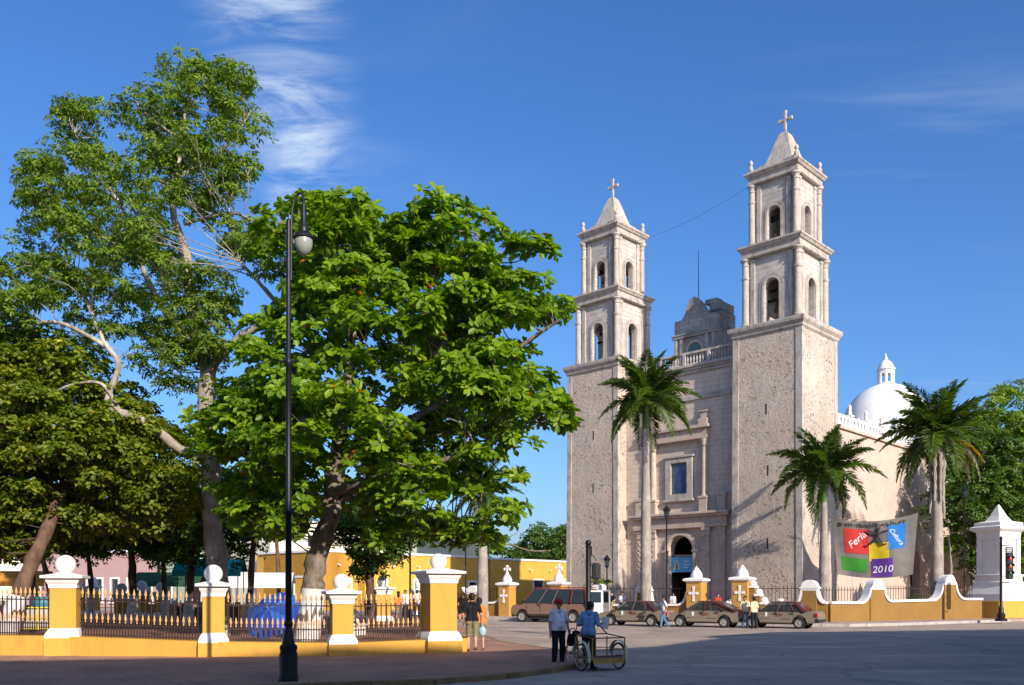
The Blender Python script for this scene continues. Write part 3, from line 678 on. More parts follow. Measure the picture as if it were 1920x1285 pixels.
wall_run([('end', 1553, 1131), ('low', 1610, 1131), ('post', 1641, 13, 1104), ('low', 1668, 1128), ('low', 1745, 1126), ('post', 1776, 12, 1095), ('low', 1806, 1124), ('end', 1838, 1124)], 'yellow wall run with two humped posts beneath the big fair banner', WANG2)
def gate_pillar(px, ytop, finial, label, w=.46, ang=WANG, cross=True, shoulder=0):
    q = wpt(px); h = wz(px, ytop)
    r = empty('gate_pillar', (q.x, q.y, .12), ang, label, 'pillar', 'pillars of the church yard gates')
    MB().box(-w, w, -w, w, 0, h-.12).build('shaft', M['ochre3'], r, bevel=.02, seg=1)
    MB().sq_lathe([(w+.02, h-.14), (w+.10, h-.06), (w+.16, h-.04), (w+.16, h+.08), (w+.05, h+.12), (w*.75, h+.16)]).build('cap', M['white'], r)
    if finial == 'cross':
        MB().lathe([(.32, h+.14), (.36, h+.3), (.30, h+.5), (.14, h+.72), (.09, h+.85)], 12).build('urn', M['white'], r, smooth=True)
        m = MB().box(-.07, .07, -.06, .06, h+.8, h+1.32).box(-.24, .24, -.06, .06, h+1.02, h+1.16); m.box(-.28, -.18, -.07, .07, h+.98, h+1.2).box(.18, .28, -.07, .07, h+.98, h+1.2).box(-.1, .1, -.07, .07, h+1.24, h+1.38); m.build('cross', M['white'], r, bevel=.02, seg=1)
    else:
        MB().lathe([(.36, h+.14), (.38, h+.3), (.34, h+.45), (.18, h+.68), (.05, h+.86), (.01, h+.92)], 12).build('finial', M['white'], r, smooth=True)
    if cross:
        for k, (dx_, dy_, a) in enumerate(((0, -1, 0), (1, 0, PI/2))):
            if k == 1: continue
            m = MB().box(-.06, .06, -w-.04, -w+.02, h-1.25, h-.45).box(-.24, .24, -w-.042, -w+.02, h-.88, h-.76)
            for ex, ez in ((-.24, -.82), (.24, -.82), (0, -.45), (0, -1.25)): m.box(ex-.08, ex+.08, -w-.05, -w+.02, h+ez-.08, h+ez+.08)
            m.build('cross_relief', M['white'], r)
    for k in range(shoulder):                                       # stepped wing beside the pillar
        x0 = w+k*.34; hh = h-.55-k*.5
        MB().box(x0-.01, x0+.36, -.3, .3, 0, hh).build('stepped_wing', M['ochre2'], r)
        MB().box(x0-.03, x0+.40, -.36, .36, hh, hh+.14).lathe([(.22, hh+.14), (.26, hh+.26), (.16, hh+.42), (.02, hh+.48)], 10, T(x0+.18, 0, 0)).build('wing_cap', M['white'], r, bevel=.02, seg=1)
    return r
gate_pillar(951, 1099, 'cross', 'yellow gate pillar topped by a white cross, in front of the bonnet of the van')
gate_pillar(1048, 1098, 'cross', 'yellow gate pillar topped by a white cross, behind the roof of the van')
gate_pillar(1306, 1092, 'finial', 'yellow gate pillar with pointed white finial, before the church doorway', .5)
gate_pillar(1392, 1090, 'finial', 'yellow gate pillar with pointed finial and stepped white wing, before the tower', .5, shoulder=3)
# iron railing standing behind the wall
def railing(p0, p1, z0, h, label, step=.24, group='thin iron railings of the church yard'):
    p0, p1 = Vector(p0), Vector(p1); L = (p1-p0).length; a = math.atan2((p1-p0).y, (p1-p0).x)
    r = empty('yard_railing', (p0.x, p0.y, z0), a, label, 'railing', group)
    for z_ in (.18, h-.16): MB().box(0, L, -.018, .018, z_, z_+.04).build('rail', M['brown_iron'], r)
    me = MB().box(-.011, .011, -.011, .011, 0, h-.04).frustum(.02, .02, h-.04, .002, .002, h+.06).mesh('bar', M['brown_iron'])
    for k in range(int(L/step)+1): inst('bar', me, r, (k*step, 0, 0))
    return r
def off(px, dy): q = wpt(px); return (q.x, q.y+dy)
railing(off(905, .8), off(942, .8), .15, 2.1, 'thin iron railing behind the wall left of the crosses')
railing(off(1130, .8), off(1204, .8), .15, 2.1, 'thin iron railing in front of the left bell tower')
railing(off(1214, .8), off(1284, .8), .15, 2.1, 'thin iron railing below the carved church portal')
railing(off(1425, .8), off(1512, .8), .15, 2.1, 'thin iron railing in front of the right bell tower')
railing(off(1555, 1.0), off(1632, .8), .15, 2.0, 'thin iron railing under the left half of the fair banner')
railing(off(1650, .8), off(1765, .8), .15, 2.1, 'thin iron railing in front of the arched side door')
railing(off(1785, .8), off(1836, .8), .15, 2.1, 'thin iron railing beside the white monument')
# ================================================================== white monument on the corner
mo = empty('monument', (0, 0, .15), R(24), 'white monument pier with pyramid top and dark plaque on a yellow plinth', 'monument')
mq = P(1872, 1110, 60.5); mo.location = (mq.x, mq.y, .15)
MB().box(-1.62, 1.62, -1.3, 1.3, 0, 1.15).build('plinth', M['yellow'], mo, bevel=.02, seg=1)
MB().sq_lathe([(1.55, 1.15), (1.5, 1.6), (1.2, 2.15), (1.2, 2.4), (1.12, 2.45), (1.1, 2.75), (1.2, 2.8), (1.2, 2.9), (.95, 2.95)], ratio=.84).build('pedestal', M['white'], mo)
MB().box(-.92, .92, -.78, .78, 2.9, 5.3).build('shaft', M['white'], mo)
for sx in (-1, 1):
    for sy in (-1, 1): MB().box(sx*.86-.15, sx*.86+.15, sy*.72-.15, sy*.72+.15, 2.92, 5.28).build('pilaster', M['white'], mo)
MB().sq_lathe([(.98, 5.28), (1.02, 5.6), (1.02, 5.75), (1.2, 5.85), (1.34, 5.95), (1.34, 6.1), (1.12, 6.18), (1.12, 6.4), (.62, 6.52), (.40, 6.85), (.2, 7.3), (.03, 7.65)], ratio=.88).build('roof', M['white'], mo)
pq = MB().box(-.36, .36, -.82, -.775, 3.7, 4.75).build('plaque', pm('dark_plaque', (.09, .085, .085), .3, 5, .5), mo)
m = MB()
for k in range(7): m.box(-.26, .26-.05*(k % 3), -.828, -.82, 4.6-k*.13, 4.66-k*.13)
m.build('plaque_lettering', pm('pale_lettering', (.55, .53, .5), .2, 10), pq)
# ================================================================== fence and pillars of the park
FP = {123: (25.35, 1194, 1074, 1041), 400: (24.9, 1203, 1089, 1059), 640: (25.2, 1206, 1103, 1076), 822: (26.3, 1199, 1066, 1038), -140: (25.6, 1190, 1070, 1040)}
def park_pillar(loc, yaw, z0, zc_, zs, w, label, name='fence_pillar', group='yellow ball-topped pillars of the park fence', lowz=0.):
    r = empty(name, loc, yaw, label, 'pillar', group)
    if lowz: MB().box(-w-.12, w+.12, -w-.12, w+.12, .02, z0-.02).build('plinth', M['yellow'], r)
    b = MB().sq_lathe([(w+.11, z0-.03), (w+.11, z0+.05), (w+.09, z0+.11), (w+.03, z0+.22), (w, z0+.25)]); b.build('foot', M['white'], r)
    MB().box(-w, w, -w, w, z0+.2, zc_-.42).build('shaft', M['yellow'], r, bevel=.012, seg=1)
    MB().sq_lathe([(w+.02, zc_-.44), (w+.03, zc_-.34), (w+.08, zc_-.26), (w+.10, zc_-.18), (w+.20, zc_-.16), (w+.20, zc_-.09), (w+.1, zc_-.07), (w*.6, zc_-.02), (w*.5, zc_)]).build('cap', M['white'], r)
    rr = (zs-zc_)/2+.03
    MB().lathe([(w*.42, zc_-.03), (w*.35, zc_+.05)], 14).sphere((0, 0, zs-rr), rr, n=24, m=16).build('ball', M['white'], r, smooth=True)
    return r
fp_xy = {}
for px, (Z, yb, yc, ys) in FP.items():
    X = (px-CX)/F*Z; fp_xy[px] = (X, Z)
    w = {123: .34, 400: .29, 640: .29, 822: .42, -140: .34}[px]
    lab = {123: 'yellow pillar with white ball, tall, next to the blue barrel cart', 400: 'yellow fence pillar with white ball in front of the thick pale trunk',
           640: 'yellow fence pillar with white ball, low, right of the whitewashed trunk', 822: 'broad yellow corner pillar of the park fence', -140: 'yellow fence pillar with white ball on the far side of the barrel cart'}[px]
    park_pillar((X, Z, 0), R({123: 14, 400: 20, 640: 20, 822: 27, -140: 10}[px]), CH-(yb-HY)/F*Z, CH+(HY-yc)/F*Z, CH+(HY-ys)/F*Z, w, lab, lowz=1)
# low yellow base wall
FB = [(-26, 26.2, .75), (*fp_xy[-140], .70), (*fp_xy[123], .66), (*fp_xy[400], .53), (*fp_xy[640], .47), (*fp_xy[822], .52), (-1.62, 26.9, .52), (-2.05, 28.4, .52), (-3.9, 46, .5), (-6, 64, .5)]
bw_ = empty('low_wall', (FB[5][0], FB[5][1], .1), 0, 'low yellow base wall of the park fence', 'wall')
for i in range(len(FB)-1):
    a, b = Vector(FB[i][:2]), Vector(FB[i+1][:2]); d = (b-a).normalized(); n = Vector((-d.y, d.x)); o = Vector(FB[5][:2])
    w = .36; a2, b2 = a-o-d*(.06 if i in (5, 6) else 0), b-o+d*(.06 if i in (5,) else 0)
    q = [a2-n*w, b2-n*w, b2+n*w, a2+n*w]; za, zb = FB[i][2]-.1, FB[i+1][2]-.1
    MB().add([(p.x, p.y, z) for p, z in ((q[0], 0), (q[1], 0), (q[2], 0), (q[3], 0), (q[0], za), (q[1], zb), (q[2], zb), (q[3], za))],
             [(0, 1, 2, 3), (4, 5, 6, 7), (0, 1, 5, 4), (1, 2, 6, 5), (2, 3, 7, 6), (3, 0, 4, 7)]).build('base_section', M['yellow'], bw_)
def spear(h, r_=.013):
    return MB().box(-r_, r_, -r_, r_, 0, h).mesh('bar', M['brown_iron'])
tipm = MB().lathe([(.014, -.01), (.026, .0), (.014, .02), (.014, .05), (.036, .10), (.030, .15), (.004, .26)], 6).mesh('spear_tip', M['gold'])
def fence_panel(a, b, z0a, z0b, label, n=None, h=1.14, hs=.44):
    a, b = Vector(a), Vector(b); L = (b-a).length; ang = math.atan2((b-a).y, (b-a).x)
    r = empty('iron_fence', (a.x, a.y, z0a), ang, label, 'fence', 'iron spear fence panels of the park')
    n = n or int(L/.18); sl = (z0b-z0a)/L
    for z in (.06, hs-.09, h-.12):
        MB().bar((0, 0, z), (L, 0, z+sl*L), .022, .035).build('rail', M['brown_iron'], r)
    ml, ms = spear(h), spear(hs)
    for k in range(n):
        s = (k+.5)*L/n
        o = inst('bar', ml, r, (s, 0, s*sl-.03)); inst('spear_tip', tipm, o, (0, 0, h))
        if k < n-1:
            s2 = s+.5*L/n; o = inst('bar', ms, r, (s2, 0, s2*sl-.03)); inst('spear_tip', tipm, o, (0, 0, hs))
    return r
def pxy(px, side, w): X, Z = fp_xy[px]; return (X+side*w, Z)
fence_panel(pxy(-140, 1, .45), pxy(123, -1, .42), .70, .66, 'black spear fence panel in front of the yellow cart', 24)
fence_panel(pxy(123, 1, .40), pxy(400, -1, .34), .65, .54, 'long spear fence panel between tall ball pillar and thick trunk', 21)
fence_panel(pxy(400, 1, .34), pxy(640, -1, .34), .52, .48, 'spear fence panel in front of the blue parasol', 20)
fence_panel(pxy(640, 1, .34), (fp_xy[822][0]-.46, fp_xy[822][1]-.10), .47, .50, 'short spear fence panel beside the broad corner pillar', 14)
fence_panel((-1.95, 27.1), (-3.3, 40), .52, .52, 'spear fence panel running back along the side street', 40)
park_pillar((-3.45, 41, 0), R(8), .5, 2.45, 2.98, .34, 'yellow ball pillar on the side of the park near the side street')
# more pillars and seats further inside the park
for (px, Z, zs, lab) in ((718, 47, 2.75, 'shaded yellow ball pillar deep in the park near white seats'), (148, 60, 2.9, 'far yellow ball pillar, left one of the pair by the pink house'), (174, 60, 2.9, 'far yellow ball pillar, right one of the pair by the pink house'),
                         (228, 52, 2.4, 'far yellow ball pillar half hidden behind a whitewashed trunk'), (266, 55, 2.6, 'far yellow ball pillar with the dark shaded ball'), (302, 55, 2.5, 'far yellow ball pillar beside the green stall'), (786, 60, 2.7, 'far yellow ball pillar at the end of the park path')):
    park_pillar(((px-CX)/F*Z, Z, .2), R(20), .2, zs-.75, zs-.2, .38, lab)
# two-seat S-shaped white garden chairs
def s_chair(loc, yaw, label):
    r = empty('garden_chair', loc, yaw, label, 'chair', 'white garden chairs of the park')
    MB().box(-.35, .35, -.3, .3, .36, .46).build('seat', M['white'], r, bevel=.03)
    MB().box(-.3, .3, -.24, .24, 0, .36).build('base', M['white'], r, bevel=.03)
    m = MB().prism([(-.35, .46), (.35, .46), (.42, .75), (.40, .98), (.25, 1.1), (.0, 1.16), (-.25, 1.1), (-.40, .98), (-.42, .75)], .26, .36, 'y'); m.build('backrest', M['white'], r, bevel=.03)
    for sx in (-1, 1): MB().tube(bez([(sx*.38, .3, .95), (sx*.46, .1, .75), (sx*.44, -.2, .68), (sx*.34, -.28, .45)], 5), .05, 8).build('arm', M['white'], r, smooth=True)
    return r
s_chair(((668-CX)/F*33, 33, .28), R(70), 'white garden chair next to the low ball pillar')
s_chair(((505-CX)/F*45, 45, .28), R(200), 'white garden chair in the shade behind the blue parasol')
# ================================================================== street lamps
def lamp_near():
    q = G(541, 1277, .12); r = empty('street_lamp', (q.x, q.y, .12), R(-8), 'tall black street lamp with curled arm and hanging bell lamp on the brick pavement', 'street lamp')
    MB().lathe([(.20, 0), (.20, .1), (.185, .14), (.19, .5), (.16, .6), (.175, .64), (.175, .70), (.13, .74), (.12, .80), (.09, .98), (.06, 1.08), (.09, 1.12), (.09, 1.16), (.06, 1.2)], 12).build('base', M['iron'], r, smooth=True)
    m = MB().lathe([(.066, 1.15), (.060, 3.3), (.09, 3.34), (.09, 3.42), (.060, 3.46), (.056, 6.3), (.085, 6.34), (.085, 6.4), (.05, 6.45), (.048, 9.1), (.05, 9.2), (.01, 9.25)], 12)
    m.build('pole', M['iron'], r, smooth=True)
    m = MB(); m.tube([(-.02, 0, 6.36), (-.16, 0, 6.4)], .02, 6); m.tube([(.02, 0, 6.36), (.2, 0, 6.4)], .02, 6); m.build('cross_arm', M['iron'], r)
    m = MB().tube(bez([(.055, 0, 8.0), (.06, 0, 8.9), (.07, 0, 9.3), (.13, 0, 9.62), (.24, 0, 9.73), (.30, 0, 9.66), (.315, 0, 9.5)], 6), .024, 8); m.build('curled_arm', M['iron'], r, smooth=True)
    m = MB().lathe([(.03, 9.55), (.045, 9.5), (.045, 9.35), (.06, 9.3), (.06, 9.1), (.09, 9.05), (.10, 9.0), (.10, 8.95), (.20, 8.86), (.21, 8.82), (.10, 8.80)], 16, T(.315, 0, 0)); lh = m.build('lamp_head', M['iron'], r, smooth=True)
    t = NT('frosted_lamp_glass'); t.done((.42, .43, .36), None, .25, .5); t.b.inputs['Transmission Weight'].default_value = .35
    m = MB().lathe([(.17, 8.82), (.18, 8.74), (.165, 8.64), (.12, 8.55), (.06, 8.50), (.01, 8.48)], 16, T(.315, 0, 0)); m.build('globe', t.m, lh, smooth=True)
lamp_near()
def lantern_post(loc, h, label, group='black lantern posts in the distance'):
    r = empty('lantern_post', loc, 0, label, 'street lamp', group)
    MB().lathe([(.17, 0), (.17, .3), (.10, .45), (.08, .8), (.05, .95), (.045, h-.9), (.07, h-.86), (.03, h-.8)], 8).build('post', M['iron'], r, smooth=True)
    MB().lathe([(.05, h-.85), (.15, h-.78), (.13, h-.74), (.19, h-.35), (.24, h-.3), (.20, h-.24), (.06, h-.06), (.02, h)], 8).build('lantern', M['glass_dark'], r)
    MB().lathe([(.14, h-.77), (.15, h-.70)], 8).build('lantern_ring', M['iron'], r); MB().lathe([(.23, h-.36), (.25, h-.29), (.08, h-.08), (.02, h+.02)], 8).build('lantern_cap', M['iron'], r)
    return r
def at(px, Z, z=.15): return ((px-CX)/F*Z, Z, z)
lantern_post(at(1250, 57.5), 7.3, 'black lantern post standing in front of the church doorway')
lantern_post(at(1138, 59.5), 4.2, 'short black lantern post beside the left bell tower')
lantern_post(at(1808, 61), 9.0, 'tall lantern post between shaggy palm and monument')
lantern_post(at(873, 66), 6.0, 'slim lantern post in front of the ochre house row')
lantern_post(at(769, 44), 5.4, 'lantern post on the park side of the broad corner pillar')
# signal poles
sp_ = empty('traffic_signal', at(1103, 37.5, 0), R(20), 'thick dark signal pole with ball top and hanging black signal box', 'traffic light')
MB().lathe([(.16, 0), (.16, .4), (.11, .5), (.105, 3.75), (.13, 3.78), (.13, 3.82), (.06, 3.86)], 12).sphere((0, 0, 3.95), .13).build('pole', M['iron'], sp_, smooth=True)
MB().tube(bez([(0, 0, 3.3), (.14, 0, 3.42), (.28, 0, 3.36), (.34, 0, 3.2)], 5), .022, 6).tube([(0, 0, 3.0), (.30, 0, 3.05)], .018, 6).build('bracket', M['iron'], sp_)
hb = MB().box(.2, .54, -.14, .16, 2.42, 3.12).build('signal_box', M['iron'], sp_, bevel=.06, seg=2)
MB().lathe([(.12, 2.2), (.03, 2.44)], 8, T(.37, 0, 0)).build('bracket', M['iron'], sp_)
for z in (2.58, 2.78, 2.98): MB().lathe([(.075, 0), (.08, .02), (.08, .1)], 12, T(.37, .16, z, rx=R(-90))).build('lens_hood', M['iron'], hb)
tl = empty('traffic_signal', at(1877, 53.5, .15), R(0), 'slim black signal pole with red lens beside the white monument', 'traffic light')
MB().lathe([(.34, 0), (.34, .12), (.22, .18), (.24, .4), (.16, .5), (.14, .75), (.085, .95), (.07, 4.9), (.1, 4.95), (.02, 5.1)], 10).build('pole', M['iron'], tl, smooth=True)
MB().tube([(0, 0, 4.5), (.5, 0, 4.55)], .03, 6).tube([(0, 0, 2.3), (.5, 0, 2.3)], .03, 6).build('bracket', M['iron'], tl)
sg = MB().box(.34, .70, -.12, .2, 2.5, 4.1).build('signal_box', M['iron'], tl, bevel=.04)
for z, c in ((3.75, (.6, .05, .02)), (3.3, (.45, .12, .02)), (2.85, (.02, .08, .03))):
    ln_ = MB().lathe([(.14, 0), (.12, .03), (.05, .045)], 14, T(.52, -.118, z, rx=R(90))).build('lens', pm('signal_lens', c, .2, 4, .3, spec=.6), sg)
    MB().archband(.52, .14, .165, z, z-.02, -.28, -.11).build('lens_hood', M['iron'], sg)
# ================================================================== the fair banner
bn = empty('fair_banner', at(1640, 58.6, .62), R(-22), 'large grey banner with red, blue, yellow, green and purple squares reading 2010', 'banner')
def bpt(u, v):                                                       # u, v in 0..1 from the lower left; returns a point on the sagging cloth
    x = -2.4+4.8*u+.24*(v-.5)*(.5-u)*-1; top = 6.2-.62*4*u*(1-u)*.62+.18*u; bot = 2.45-.28*math.sin(PI*u*.95)
    x += .34*(u-.5)*(v-.3)
    return (x, .08*math.sin(5*u+2*v)+.14*math.sin(9*u-5*v)*(1-v)+.06*math.sin(14*u+3*v), bot+(top-bot)*v)
def cloth(u0, u1, v0, v1, dy, n=16, m_=16):
    b = MB(); vs = [Vector(bpt(u0+(u1-u0)*i/n, v0+(v1-v0)*j/m_))+Vector((0, dy, 0)) for j in range(m_+1) for i in range(n+1)]
    return b.add(vs, [(j*(n+1)+i, j*(n+1)+i+1, (j+1)*(n+1)+i+1, (j+1)*(n+1)+i) for j in range(m_) for i in range(n)])
cloth(0, 1, 0, 1, 0, 30, 26).build('cloth', pm('grey_cloth', (.19, .17, .155), .25, 1.5, .85, .01, 5), bn, smooth=True, recalc=False)
for (u0, u1, v0, v1, c, nm) in ((.12, .43, .42, .86, (.50, .035, .03), 'red_square'), (.65, .87, .48, .90, (.02, .17, .50), 'blue_square'), (.43, .68, .30, .62, (.66, .50, .02), 'yellow_square'), (.07, .40, .10, .34, (.04, .22, .025), 'green_square'), (.46, .73, .02, .34, (.11, .035, .26), 'purple_square')):
    cloth(u0, u1, v0, v1, -.015 if nm != 'purple_square' else -.022, 12, 12).build(nm, pm('banner_'+nm, c, .15, 3, .8), bn, smooth=True, recalc=False)
def text_mesh(s, size, mat, ext=.004, shear=0):
    cu = bpy.data.curves.new('lettering', 'FONT'); cu.body = s; cu.size = size; cu.extrude = ext; cu.align_x = 'CENTER'; cu.align_y = 'CENTER'; cu.shear = shear
    o = bpy.data.objects.new('lettering', cu); COL.objects.link(o); dg = bpy.context.evaluated_depsgraph_get()
    me = bpy.data.meshes.new_from_object(o.evaluated_get(dg)); COL.objects.unlink(o); bpy.data.objects.remove(o)
    me.materials.clear(); me.materials.append(mat); return me
chalk = pm('white_paint_lettering', (.78, .76, .74), .1, 8)
dark_p = pm('dark_paint_lettering', (.035, .03, .03), .2, 8)
def btext(s, size, u, v, rot, mat, shear=0, ux=.0):
    p = bpt(u, v); me = text_mesh(s, size, mat, .003, shear)
    Mx = T(p[0], 0, p[2]) @ Matrix.Rotation(-rot, 4, 'Y') @ Matrix.Rotation(R(90), 4, 'X')
    for vt in me.vertices:                                          # lay the lettering on the folds of the cloth
        q = Mx @ vt.co; uu, vv = u, v
        for _ in range(6):
            b_ = bpt(uu, vv); uu += (q.x-b_[0])/4.8; vv += (q.z-b_[2])/3.4
        vt.co = (q.x, bpt(uu, vv)[1]-.034+q.y*.3, q.z)
    return inst('lettering', me, bn)
btext('2010', .62, .60, .15, R(4), chalk, .2)
btext('Feria', .66, .28, .66, R(42), chalk, .3)
btext('Cultura', .40, .76, .69, R(-55), chalk, .3)
m = MB()                                                             # jumping figure and rows of small dark lettering
c_ = Vector(bpt(.54, .76)); y_ = c_.y-.10
m.sphere((c_.x, y_, c_.z+.34), .12, .02, .14, 10, 6)
for pts in ([(-.66, .30), (-.25, .12), (0, 0), (.25, .16), (.58, .26)], [(0, .2), (0, -.18)], [(0, -.15), (-.2, -.42), (-.48, -.62), (-.6, -.55)], [(0, -.15), (.18, -.45), (.30, -.68), (.5, -.6)]):
    m.tube([(c_.x+a, y_, c_.z+b) for a, b in pts], .055, 6)
m.build('figure_print', dark_p, bn)
m = MB(); rn = random.Random(3)
for k in range(26):
    u = .08+.8*k/26; p = bpt(u, .925+.01*rn.uniform(-1, 1)); h = rn.uniform(.08, .16)
    m.bar((p[0], p[1]-.06, p[2]-h), (p[0]+rn.uniform(-.08, .08), p[1]-.06, p[2]+h), .05, .01)
    if k % 2: m.bar((p[0]-.06, p[1]-.06, p[2]+rn.uniform(-.1, .1)), (p[0]+.08, p[1]-.06, p[2]+rn.uniform(-.1, .1)), .01, .04)
m.build('lettering', dark_p, bn)
for u, px in ((0, 0), (1, 1)):
    p = Vector(bpt(u, 1)); MB().tube([p, p+Vector((-.9 if u == 0 else 2.1, .4, .35 if u == 0 else .8))], .012, 5).build('rope', dark_p, bn)
    p = Vector(bpt(u, 0)); MB().tube([p, (p.x+(-.3 if u == 0 else .4), p.y+.2, .15)], .012, 5).build('rope', dark_p, bn)
# ================================================================== houses
def house(p0, p1, h, depth, wall_m, name, label, ops, frame_m='white', band=None, roof_h=.0, parapet='white', extra=None):
    # ops: (s, half width, sill, head, kind)
    p0, p1 = Vector(p0), Vector(p1); L = (p1-p0).length; a = math.atan2((p1-p0).y, (p1-p0).x)
    r = empty(name, (p0.x, p0.y, .05), a, label, 'building')
    wm = MB()
    rows = {}
    for o in ops: rows.setdefault(o[4], []).append(o)
    zs = sorted(rows) if rows else [0]
    lim = [0]+[z for z in zs[1:]]+[h]
    for i, zr in enumerate(zs):
        wm.panel(0, L, lim[i], lim[i+1], 0, .35, [(o[0], o[1], o[2], o[3], 0) for o in rows.get(zr, [])])
    wm.box(0, .3, .35, depth, 0, h).box(L-.3, L, .35, depth, 0, h).box(0, L, depth, depth+.3, 0, h).box(.3, L-.3, .35, depth, h-.4, h-.2)
    wm.build('wall', M[wall_m], r)
    if parapet: MB().box(-.06, L+.06, -.10, .45, h, h+.22).box(-.06, .4, .45, depth+.3, h, h+.22).box(L-.4, L+.06, .45, depth+.3, h, h+.22).build('parapet', M[parapet], r)
    MB().box(.3, L-.3, 2.2, 2.4, 0, h-.4).build('inner_wall', M['void'], r)
    if band: MB().box(-.03, L+.03, -.05, .02, 0, band).build('plinth_band', M['white'], r)
    for (s, w, z0, z1, k) in ops:
        f = MB().box(s-w-.2, s-w, -.07, .12, z0, z1+.2).box(s+w, s+w+.2, -.07, .12, z0, z1+.2).box(s-w, s+w, -.07, .12, z1, z1+.2).build('window' if z0 > .3 else 'door', M[frame_m], r)
        MB().box(s-w, s+w, .18, .22, z0, z1).build('pane' if z0 > .3 else 'leaf', M['glass_dark'] if z0 > .3 else M['door_dark'], f)
        MB().box(s-.03, s+.03, .14, .2, z0, z1).build('mullion', M['door_dark'], f)
        if z0 > .3: MB().box(s-w-.28, s+w+.28, -.22, .1, z0-.14, z0).build('sill', M[frame_m], f)
    return r, L
vdir = Vector((.66, .751)); ddir = Vector((-.751, .66))
o0 = Vector((-17.9, 83.5))
r1, L1 = house(o0, o0+vdir*23, 5.6, 9, 'ochre', 'ochre_house', 'long bright ochre house with white door surrounds behind the park', [(3.0, .55, .35, 3.0, 0), (7.5, .55, .1, 2.9, 0), (12.5, .6, .1, 3.0, 0), (16.5, .55, .1, 3.0, 0), (20.5, .55, .1, 2.9, 0)])
for s in (2, 5.2, 8.8, 12.2, 15.6, 19.0, 21.6): MB().tube([(s, .1, 4.5), (s, -.5, 4.4)], .07, 8).build('water_spout', M['white'], r1)
MB().box(12.5-.5, 12.5+.5, -.12, .02, 3.2, 3.8).box(12.5-.25, 12.5+.25, -.12, .02, 3.8, 4.2).build('door_pediment', M['white'], r1)
r2, L2 = house(o0+vdir*23.4, o0+vdir*47, 5.5, 9, 'ochre', 'ochre_house', 'darker ochre house with square white-framed windows beyond the park corner', [(3, .6, .2, 3.0, 0), (8.5, .85, .8, 3.2, 0), (14.5, .85, .6, 3.2, 0), (21.0, .5, .8, 3.2, 0)])
for s in (2.5, 6.8, 10.5, 13.0, 16.5, 20): MB().tube([(s, .1, 4.5), (s, -.5, 4.4)], .07, 8).build('water_spout', M['white'], r2)
red = pm('dark_red_paint', (.24, .03, .035), .2, 3)
ch_ = MB().box(21.8, 23.3, .8, 2.2, 5.5, 7.4).build('chimney', red, r2)
for z in (5.9, 6.5, 7.1): MB().box(21.76, 23.34, .76, 2.24, z, z+.2).build('chimney_band', M['white'], ch_)
house(o0+ddir*10.5, o0-vdir*.0, 5.6, 5, 'ochre', 'ochre_house', 'ochre side house with a white framed doorway behind the whitewashed trunk', [(7.2, .7, .1, 3.2, 0)])
c0_ = o0+vdir*1.0+ddir*9.6
r3, _ = house(c0_, c0_+vdir*19, 9.0, 8, 'cream', 'cream_house', 'tall cream house rising behind the bright ochre house', [(5, .5, 6.6, 7.8, 0)])
house(c0_+vdir*19.2, c0_+vdir*30, 8.4, 8, 'sage', 'sage_block', 'plain sage green block behind the darker ochre house', [])
# sage green hotel with arcade and balconies
s0, s1 = Vector(((300-CX)/F*104, 104)), Vector(((544-CX)/F*93, 93))
Ls = (s1-s0).length
ops = []
for k in range(6): ops.append((Ls-1.5-k*2.6, .5, 4.6, 7.3, 4.0)); ops.append((Ls-1.8-k*3.2 if k < 5 else 1.2, .8, .1, 2.9, 0))
rs, _ = house(s0, s1, 9.2, 9, 'sage', 'sage_house', 'sage green house with tall white-framed balcony windows and ground floor arches', ops)
for k in range(3):
    s = Ls-2.8-k*5.2; MB().box(s-2.3, s+2.3, -.9, 0, 4.2, 4.4).build('balcony', M['sage'], rs)
for k in range(5): MB().archband(Ls-1.8-k*3.2, .8, 1.1, 2.7, .1, -.08, .1).build('arch', M['white'], rs)
p0, p1 = Vector(((50-CX)/F*112, 112)), Vector(((296-CX)/F*106, 106))
Lp = (p1-p0).length; house(p0, p1, 6.6, 9, 'pink', 'pink_house', 'pink house with white pilasters glimpsed under the dense tree', [(1.5+k*2.4, .5, .6, 3.4, 0) for k in range(int(Lp/2.4))])
p0, p1 = Vector(((-260-CX)/F*108, 108)), Vector(((44-CX)/F*112, 112))
house(p0, p1, 6.2, 9, 'cream', 'cream_house', 'cream house at the far left behind the leaning trunk', [(2+k*3, .55, .3, 3.2, 0) for k in range(6)])
# big buildings on the near side of the crossing, whose shade lies over the road
def block(poly, h, name, label, mat):
    r = empty(name, (poly[0][0], poly[0][1], 0), 0, label, 'building'); o = poly[0]
    q = [(a-o[0], b-o[1]) for a, b in poly]
    MB().prism(q, -.02, h-.3).build('wall', M[mat], r); MB().prism([(a*1.0, b*1.0) for a, b in q], h-.3, h).build('parapet', M['white'], r)
    for i in range(len(q)-1):
        a, b = Vector(q[i]), Vector(q[i+1]); L = (b-a).length; n = int(L/3.2); an = math.atan2((b-a).y, (b-a).x)
        if i > len(q)-3: continue
        for k in range(n):
            for fl in range(int(h/3.8)):
                s = (k+.5)*L/n; Mx = T(a.x, a.y, 0, an)
                sgn = 1
                w = MB().box(s-.75, s+.75, -.06, .06, fl*3.7+.9, fl*3.7+3.1, Mx).build('window', M['white'], r)
                MB().box(s-.6, s+.6, -.08, .08, fl*3.7+1.02, fl*3.7+2.98, Mx).build('pane', M['glass_dark'], w)
    return r
block([(-34, -4.6), (3.85, -4.7), (15.2, -1.2), (21.2, 3.1), (27, 12.4), (42, 6), (30, -14), (-34, -16)][::1], 15.1, 'corner_hotel', 'tall plain cream building whose long shade covers the road', 'cream')
